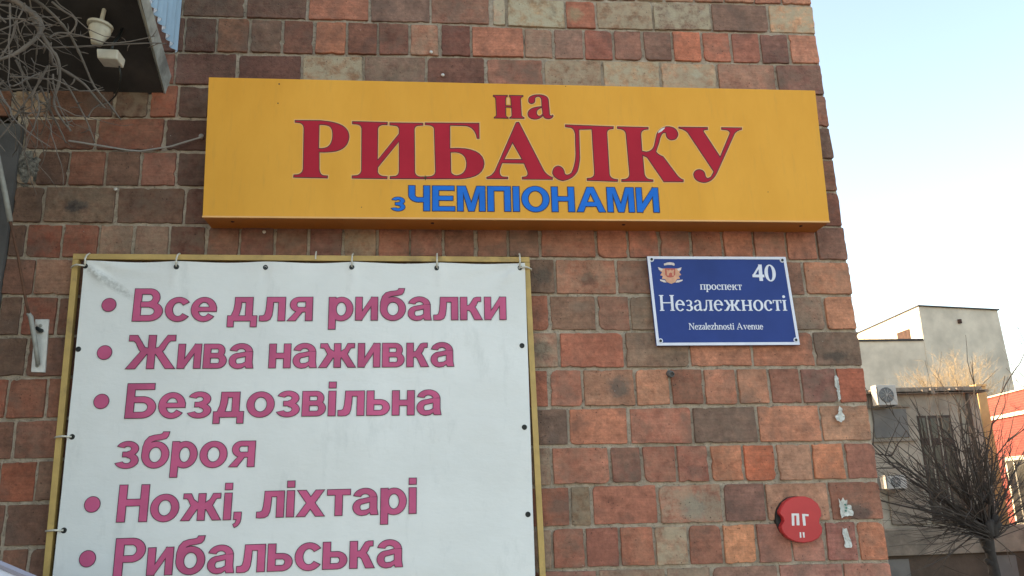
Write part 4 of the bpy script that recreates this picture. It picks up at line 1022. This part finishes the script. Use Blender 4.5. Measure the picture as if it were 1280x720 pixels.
# sunlit pillar and red house at the right edge
YP = 19.0
M['ochre'] = simple('ochre', (.55, .36, .15), .9, .18, 3, bump=.4, bscale=20, dist=.01)
M['red_brick'] = (lambda m: m.done(m.mix(m.ramp(m.noise(2.2, 5, .6), .35, .7), (.30, .085, .055), (.40, .135, .085)), m.bump(m.noise(30, 5), .4, .01)))(N('red_brick', .9))
bt = m = N('red_tiles', .85)
bn = bt.n('ShaderNodeTexBrick'); bn.inputs['Scale'].default_value = 1; bn.inputs['Brick Width'].default_value = .25; bn.inputs['Row Height'].default_value = .075; bn.inputs['Mortar Size'].default_value = .009
bn.inputs['Color1'].default_value = (.25,.043,.028,1); bn.inputs['Color2'].default_value = (.19,.030,.021,1); bn.inputs['Mortar'].default_value = (.17,.065,.045,1)
bt.t.links.new(bt.n('ShaderNodeUVMap').outputs[0], bn.inputs['Vector'])
M['red_tiles'] = bt.done(bt.mix(1.0, bn.outputs['Color'], bt.ramp(bt.noise(3), .3, .7, .85, 1.15), 'MULTIPLY'))
M['cream'] = simple('cream', (.68, .60, .44), .8, .1, 4)
pz0, pz1 = W(1222,484,YP), W(1222,690,YP)
pw = .24
pi = empty('gate_pillar', (pz0.x, YP, 0), 'slim sunlit ochre pillar standing between the old house and the red house', 'pillar')
m = MB(); m.box((pz0.x-pw/2, YP-pw/2, -1.1), (pz0.x+pw/2+.04, YP+pw/2, pz0.z)); m.build('shaft', M['ochre'], pi, bevel=.01)
m = MB(); m.box((pz0.x-pw/2-.03, YP-pw/2-.03, pz0.z+.002), (pz0.x+pw/2+.06, YP+pw/2+.03, pz0.z+.07)); m.build('cap', M['ochre'], pi, bevel=.01)
# red house: its visible wall runs towards us to the right
P0 = W(1228,500,23.5); lo_, hi_ = 10., 23.5
for _ in range(40):
    md_ = (lo_+hi_)/2
    if W(1330,474,md_).z > P0.z: hi_ = md_
    else: lo_ = md_
P1 = W(1330,474,lo_)
rh = empty('red_house', ((P0.x+P1.x)/2+2, 23, 0), 'red brick house with a white band and a cream framed window at the right edge', 'house')
dv = Vector((P1.x-P0.x, P1.y-P0.y, 0)); LL = dv.length; dv.normalize(); nv = Vector((dv.y, -dv.x, 0))
if nv.dot(CAM-P0) < 0: nv = -nv
zr = (P0.z+P1.z)/2
def rbox(s0, s1, z0, z1, d0, d1, name, mat, par, bev=0, uv=False):
    m = MB(); o = Vector((P0.x, P0.y, 0))
    q = lambda s, d, z: o+dv*s+nv*d+Vector((0,0,z))
    m.hexa([q(s0,d1,z0), q(s1,d1,z0), q(s1,d0,z0), q(s0,d0,z0)], [q(s0,d1,z1), q(s1,d1,z1), q(s1,d0,z1), q(s0,d0,z1)])
    ob = m.build(name, mat, par, bevel=bev)
    if uv:
        me = ob.data; u_ = me.uv_layers.new(name='UVMap')
        for lp_ in me.loops:
            co_ = me.vertices[lp_.vertex_index].co; u_.data[lp_.index].uv = ((co_-o).dot(dv), co_.z)
    return ob
rbox(0, LL+6, -1.1, zr, -7, 0, 'wall', M['red_tiles'], rh, uv=True)
def s_of(px, py):        # where the view ray through a photo point meets that wall
    v = fw*FPX+rt*(px-640)-up*(py-360); o = Vector((P0.x, P0.y, 0)); t = (o-CAM).dot(nv)/v.dot(nv); p = CAM+v*t; return (p-o).dot(dv), p.z
sA, zA = s_of(1255,522); rbox(-.02, LL+6.02, zA-.02, zA+.10, .002, .06, 'white_band', M['cream'], rh, .008)
rbox(-.05, LL+6.05, zr+.002, zr+.05, -7.1, .05, 'coping', M['cream'], rh, .01)
s0_, zt_ = s_of(1257,572); s1_, zb_ = s_of(1330,652); zt_ = s_of(1262,571)[1]; zb_ = s_of(1262,655)[1]
wo = rbox(s0_, s1_, zb_, zt_, .002, .05, 'window', M['cream'], rh, .006)
rbox(s0_+.13, s1_-.13, zb_+.1, zt_-.12, .0505, .062, 'pane', M['window_dark'], wo)
rbox(s0_+.62, s0_+.70, zb_+.1, zt_-.12, .0625, .075, 'mullion', M['cream'], wo)
# dark porch roof on its wall
sp, zp_ = s_of(1232,592); sq, zq = s_of(1256,610)
o = Vector((P0.x, P0.y, 0)); m = MB()
tri_f = [o+dv*(sp-.1)+nv*.9+Vector((0,0,zq)), o+dv*(sq+.1)+nv*.9+Vector((0,0,zq)), o+dv*(sp+.15)+nv*.9+Vector((0,0,zp_+.05))]
tri_b = [p-nv*.88 for p in tri_f]; m.add(tri_f+tri_b, [(0,1,2),(5,4,3),(0,3,4,1),(1,4,5,2),(2,5,3,0)]); m.build('porch_roof', M['tar'], rh)

# ------------------------------------------------------------------ trees
M['bark'] = simple('bark', (.042, .032, .025), .9, .3, 8, bump=.6, bscale=30, dist=.01)
M['twig'] = simple('twig', (.056, .040, .029), .85, .35, 3)
M['golden_twig'] = simple('golden_twig', (.36, .27, .155), .85, .3, 2)
M['vine_grey'] = simple('vine_grey', (.125, .10, .078), .85, .3, 12, bump=.4, bscale=60)
def wander(p, d, length, n, jit, droop, rnd):
    pts = [Vector(p)]; d = Vector(d).normalized()
    for k in range(n):
        d = (d+Vector((rnd.gauss(0, jit), rnd.gauss(0, jit), rnd.gauss(0, jit)+droop))).normalized(); pts.append(pts[-1]+d*length/n)
    return pts
YB = 11.0
rb = random.Random(21)
kb = W(1232, 668, YB)
tr = empty('pollard_tree', (W(1243,720,YB).x, YB, -.9), 'bare pollarded tree with a fan of thin shoots in front of the old house', 'tree')
m = MB(); m.tube([(W(1245,720,YB).x, YB, -.95), (W(1243,712,YB).x, YB, .0), (W(1240,698,YB).x, YB+.02, kb.z*.6), kb+Vector((0,0,-.12)), kb+Vector((-.02,0,.05))], [.12,.095,.085,.12,.09], 10)
for k in range(16):          # old pruning knuckles down the trunk
    t_ = rb.random(); a = rb.uniform(0, 6.28); q_ = Vector((W(1240,698,YB).x, YB, 0)).lerp(kb, t_); q_.z = -.6+(kb.z+.6)*t_
    d_ = Vector((math.cos(a), math.sin(a), .5)); m.tube([q_, q_+d_*.06, q_+d_*.11], [.075, .055, .02], 7)
for k in range(9):
    a = rb.uniform(0, 6.28); m.tube([kb, kb+Vector((math.cos(a)*.14, math.sin(a)*.14, rb.uniform(.0,.16))), kb+Vector((math.cos(a)*.28, math.sin(a)*.2, rb.uniform(.12,.35)))], [.10,.085,.05], 7)
m.build('trunk', M['bark'], tr, smooth=True)
heads = [kb+Vector((rb.uniform(-.26,.26), rb.uniform(-.2,.2), rb.uniform(.0,.30))) for _ in range(12)]
m = MB(); rods = 0
for k in range(26):         # the main limbs, forking
    h_ = rb.choice(heads); th = rb.gauss(-.28, .62); L_ = rb.uniform(1.5, 2.9)
    pts = wander(h_, (math.sin(th), rb.gauss(0,.3), math.cos(th)+.1), L_, 9, .13, .02, rb); r_ = rb.uniform(.016, .032); m.tube(pts, [r_*(1-.85*i/9)+.002 for i in range(10)], 5, False)
    for j in range(7):
        i = rb.randint(2, 8); q_ = wander(pts[i], (pts[i+1]-pts[i]).normalized()+Vector((rb.gauss(0,.65), rb.gauss(0,.4), rb.gauss(0,.35))), L_*rb.uniform(.2,.5), 6, .15, .02, rb); m.tube(q_, [r_*.45*(1-.8*i2/6)+.0015 for i2 in range(7)], 4, False)
for k in range(75):
    h_ = rb.choice(heads); th = rb.gauss(-.40, .85); fl = rb.gauss(0, .35)
    L_ = rb.uniform(1.3, 3.3)*(1-.25*min(1.4, abs(th)))
    pts = wander(h_, (math.sin(th), fl*.7, math.cos(th)*.9+.05), L_, 7, .12, .05 if abs(th) > .9 else .0, rb)
    r_ = rb.uniform(.006, .015); m.tube(pts, [r_*(1-.8*i/7)+.0012 for i in range(8)], 4, False)
    for j in range(rb.randint(2, 5)):
        i = rb.randint(2, 6); dd = (pts[i+1]-pts[i]).normalized()+Vector((rb.gauss(0,.55), rb.gauss(0,.4), rb.gauss(0,.45)))
        q_ = wander(pts[i], dd, L_*rb.uniform(.15,.42), 4, .12, 0, rb); m.tube(q_, [r_*.5*(1-.7*i2/4)+.001 for i2 in range(5)], 3, False)
for k in range(60):          # low side shoots sweeping left over the plinth
    h_ = rb.choice(heads)-Vector((0,0,.12)); th = -1.35+rb.gauss(0,.25) if rb.random() < .72 else 1.2+rb.gauss(0,.25); L_ = rb.uniform(.9,2.1)
    pts = wander(h_, (math.sin(th), rb.gauss(0,.3), math.cos(th)), L_, 6, .10, -.01, rb); r_ = rb.uniform(.004,.010); m.tube(pts, [r_*(1-.8*i/6)+.001 for i in range(7)], 4, False)
tag(m.build('shoots', M['twig'], tr), kind='stuff')
# taller tree behind the house, its fine crown catching the sun
YG = 26.0
gt = empty('golden_tree', (W(1200,600,YG).x, YG, 0), 'bare tree with a fine golden sunlit crown, before the blank front of the grey block', 'tree')
kb2 = W(1200, 545, YG); rg = random.Random(8)
m = MB(); m.tube([(kb2.x, YG, 0), (kb2.x+.1, YG, kb2.z*.6), kb2], [.2,.16,.12], 8); m.build('trunk', M['bark'], gt, smooth=True)
cc_ = W(1190, 470, YG); m = MB(); RX, RZ = abs(W(1232,470,YG).x-cc_.x), W(1190,440,YG).z-cc_.z
for k in range(420):
    a = rg.gauss(-.1, .85); d = Vector((math.sin(a)*1.0, rg.gauss(0,.4), math.cos(a)))
    pts = wander(kb2, d, rg.uniform(1.4, 3.4)*(1-.05*abs(math.sin(a))), 6, .14, .04, rg); m.tube(pts, [.007*(1-i/7)+.0015 for i in range(7)], 4, False)
    for j in range(20):
        i = rg.randint(2, 5); q0 = pts[i].lerp(pts[i+1], rg.random()); dd = (pts[i+1]-pts[i]).normalized()+Vector((rg.gauss(0,.8), rg.gauss(0,.7), rg.gauss(0,.6)))
        q_ = wander(q0, dd, rg.uniform(.2,.6), 3, .2, 0, rg); m.tube(q_, [.0032,.0028,.0022,.0015], 3, False)
tag(m.build('crown', M['golden_twig'], gt), kind='stuff')
# bare twigs against the sky at the right edge
YS = 15.0; rs2 = random.Random(4)
st = empty('thin_tree', (W(1345,600,YS).x, YS, 0), 'thin bare tree whose dark twigs cross the sky at the right edge', 'tree')
rt0 = W(1345,600,YS); m = MB(); m.tube([(rt0.x, YS, 0), rt0, W(1335,520,YS), W(1318,455,YS)], [.11,.08,.05,.03], 8); m.build('trunk', M['bark'], st, smooth=True)
m = MB()
for (x0_, y0_, x1_, y1_) in ((1320,500,1266,395),(1325,520,1258,448),(1325,525,1258,460),(1330,540,1262,505),(1328,520,1272,420),(1335,470,1290,360)):
    a, b = W(x0_, y0_, YS), W(x1_, y1_, YS+rs2.uniform(-.5,.5)); L_ = (b-a).length
    pts = [a.lerp(b, i/7)+Vector((rs2.gauss(0,.02), rs2.gauss(0,.03), rs2.gauss(0,.02))) for i in range(8)]; m.tube(pts, [.014*(1-i/8)+.002 for i in range(8)], 4, False)
    for j in range(9):
        i = rs2.randint(1, 6); q_ = wander(pts[i], (pts[i+1]-pts[i]).normalized()+Vector((rs2.gauss(0,.5), rs2.gauss(0,.3), rs2.gauss(0,.4))), L_*rs2.uniform(.12,.3), 4, .14, 0, rs2); m.tube(q_, [.004,.003,.0025,.002,.0015], 3, False)
tag(m.build('twigs', M['twig'], st), kind='stuff')

# bare vine hanging in front of the balcony, upper left
rv = random.Random(17)
vt = empty('bare_vine', (-2.9, -1.0, 0), 'leafless grey tangle of branches hanging before the balcony at upper left', 'vine')
m = MB(); v0 = W(-70, 60, -.75)
m.tube([(-2.9,-1.0,0), (-2.75,-1.0,1.2), (-2.6,-.95,2.3), v0, W(-20,25,-.72)], [.055,.05,.042,.034,.026], 8); m.build('stem', M['vine_grey'], vt, smooth=True)
def z4(pts, y0, y1): return [W(x/4, y/4, y0+(y1-y0)*i/(len(pts)-1)) for i, (x, y) in enumerate(pts)]
MAIN = [
 ([(-90,-60),(60,-30),(170,0),(240,50),(300,110),(350,175),(395,260),(430,340),(470,430),(540,515),(605,600)], -.60, -.42, .0075),
 ([(200,160),(250,240),(255,290),(265,320),(330,360),(420,420),(470,480),(525,540)], -.62, -.50, .0085),
 ([(-120,-40),(60,0),(140,50),(190,90),(207,130),(190,180),(120,240),(50,280),(-60,315)], -.66, -.74, .0125),
 ([(140,40),(190,140),(250,240),(290,300),(297,400),(270,500),(290,570),(355,655)], -.66, -.56, .0085),
 ([(150,200),(170,225),(240,238),(400,232),(600,222),(770,215),(830,219)], -.62, -.30, .0050),
 ([(245,190),(290,165),(360,170),(450,190),(540,215),(630,210),(700,197),(775,180)], -.60, -.34, .0042),
 ([(260,10),(310,50),(372,90),(378,130),(330,180),(245,195)], -.62, -.60, .0050),
 ([(310,395),(350,450),(400,540),(440,620),(475,715)], -.50, -.44, .0050),
 ([(440,590),(470,540),(540,515)], -.46, -.46, .0035),
 ([(80,300),(130,400),(180,490),(240,540),(300,650),(330,715)], -.56, -.5, .0055),
 ([(-20,470),(60,545),(150,565),(240,552)], -.58, -.54, .0045),
 ([(240,330),(190,420),(120,520),(40,640),(-40,730)], -.6, -.6, .0050),
 ([(200,430),(240,520),(270,590),(300,640)], -.56, -.52, .0045),
 ([(80,110),(60,190),(0,290),(-60,340)], -.7, -.7, .0045),
]
for pts, ya, yb_, r_ in MAIN:
    P_ = z4(pts, ya, yb_); Q = []
    for i in range(len(P_)-1):       # smooth the run a little and keep it knotty
        p_1, p_2, p_3, p_4 = P_[max(i-1,0)], P_[i], P_[i+1], P_[min(i+2, len(P_)-1)]
        for k in range(4):
            t = k/4; Q.append(.5*((2*p_2)+(-p_1+p_3)*t+(2*p_1-5*p_2+4*p_3-p_4)*t*t+(-p_1+3*p_2-3*p_3+p_4)*t**3))
    Q.append(P_[-1]); n = len(Q)
    m = MB(); r_ *= .80; m.tube(Q, [r_*(1-.55*i/n)*(1.25 if i % 7 == 3 else 1)*(1+rv.uniform(-.08,.08)) for i in range(n)], 7)
    for j in range(4):               # buds and snapped spurs
        i = rv.randint(2, n-2); q_ = wander(Q[i], Vector((rv.gauss(0,1), rv.gauss(0,.4), rv.gauss(0,1))), rv.uniform(.015,.05), 2, .2, 0, rv); m.tube(q_, [r_*.5, r_*.4, r_*.25], 4)
    m.build('branch', M['vine_grey'], vt, smooth=True)
m = MB()
for k in range(120):
    px, py = rv.uniform(-60, 70), rv.uniform(-30, 150); y_ = rv.uniform(-.85, -.40)
    d = Vector((rv.gauss(.25,.6), rv.gauss(0,.3), rv.gauss(-.55,.55)))
    q_ = wander(W(px, py, y_), d, rv.uniform(.10,.34), 7, .22, -.02, rv); r_ = rv.uniform(.0012,.0034); m.tube(q_, [r_*(1-.6*i/7) for i in range(8)], 5)
tag(m.build('twigs', M['vine_grey'], vt), kind='stuff')

# pale board leaning at the lower left: only its upper corner reaches into view
YBD = -.55
M['board_white'] = simple('board_white', (.70, .74, .86), .4, .05, 5); M['board_edge'] = simple('board_edge', (.34, .32, .38), .5, .1, 10)
e0, e1 = W(-70, 676, YBD), W(60, 731, YBD)
bd = empty('pavement_board', ((e0.x+e1.x)/2, YBD, 0), 'pale board with a grey edge, only its sloping top showing at the lower left corner', 'board')
dn = Vector((0,0,-1)); 
m = MB(); f_ = [Vector((e0.x, YBD, .02)), Vector((e1.x, YBD, .02)), e1+dn*.012, e0+dn*.012]; g_ = [p+Vector((0,.02,0)) for p in f_]
m.hexa([f_[0], f_[1], g_[1], g_[0]], [f_[3], f_[2], g_[2], g_[3]]); m.build('panel', M['board_white'], bd)
m = MB(); m.tube([e0, e1], .011, 6); m.build('edge', M['board_edge'], bd)
for e in (e0, e1):
    m = MB(); m.box((e.x-.02, YBD-.006, 0), (e.x+.02, YBD+.026, e.z-.01)); m.build('leg', M['board_edge'], bd)
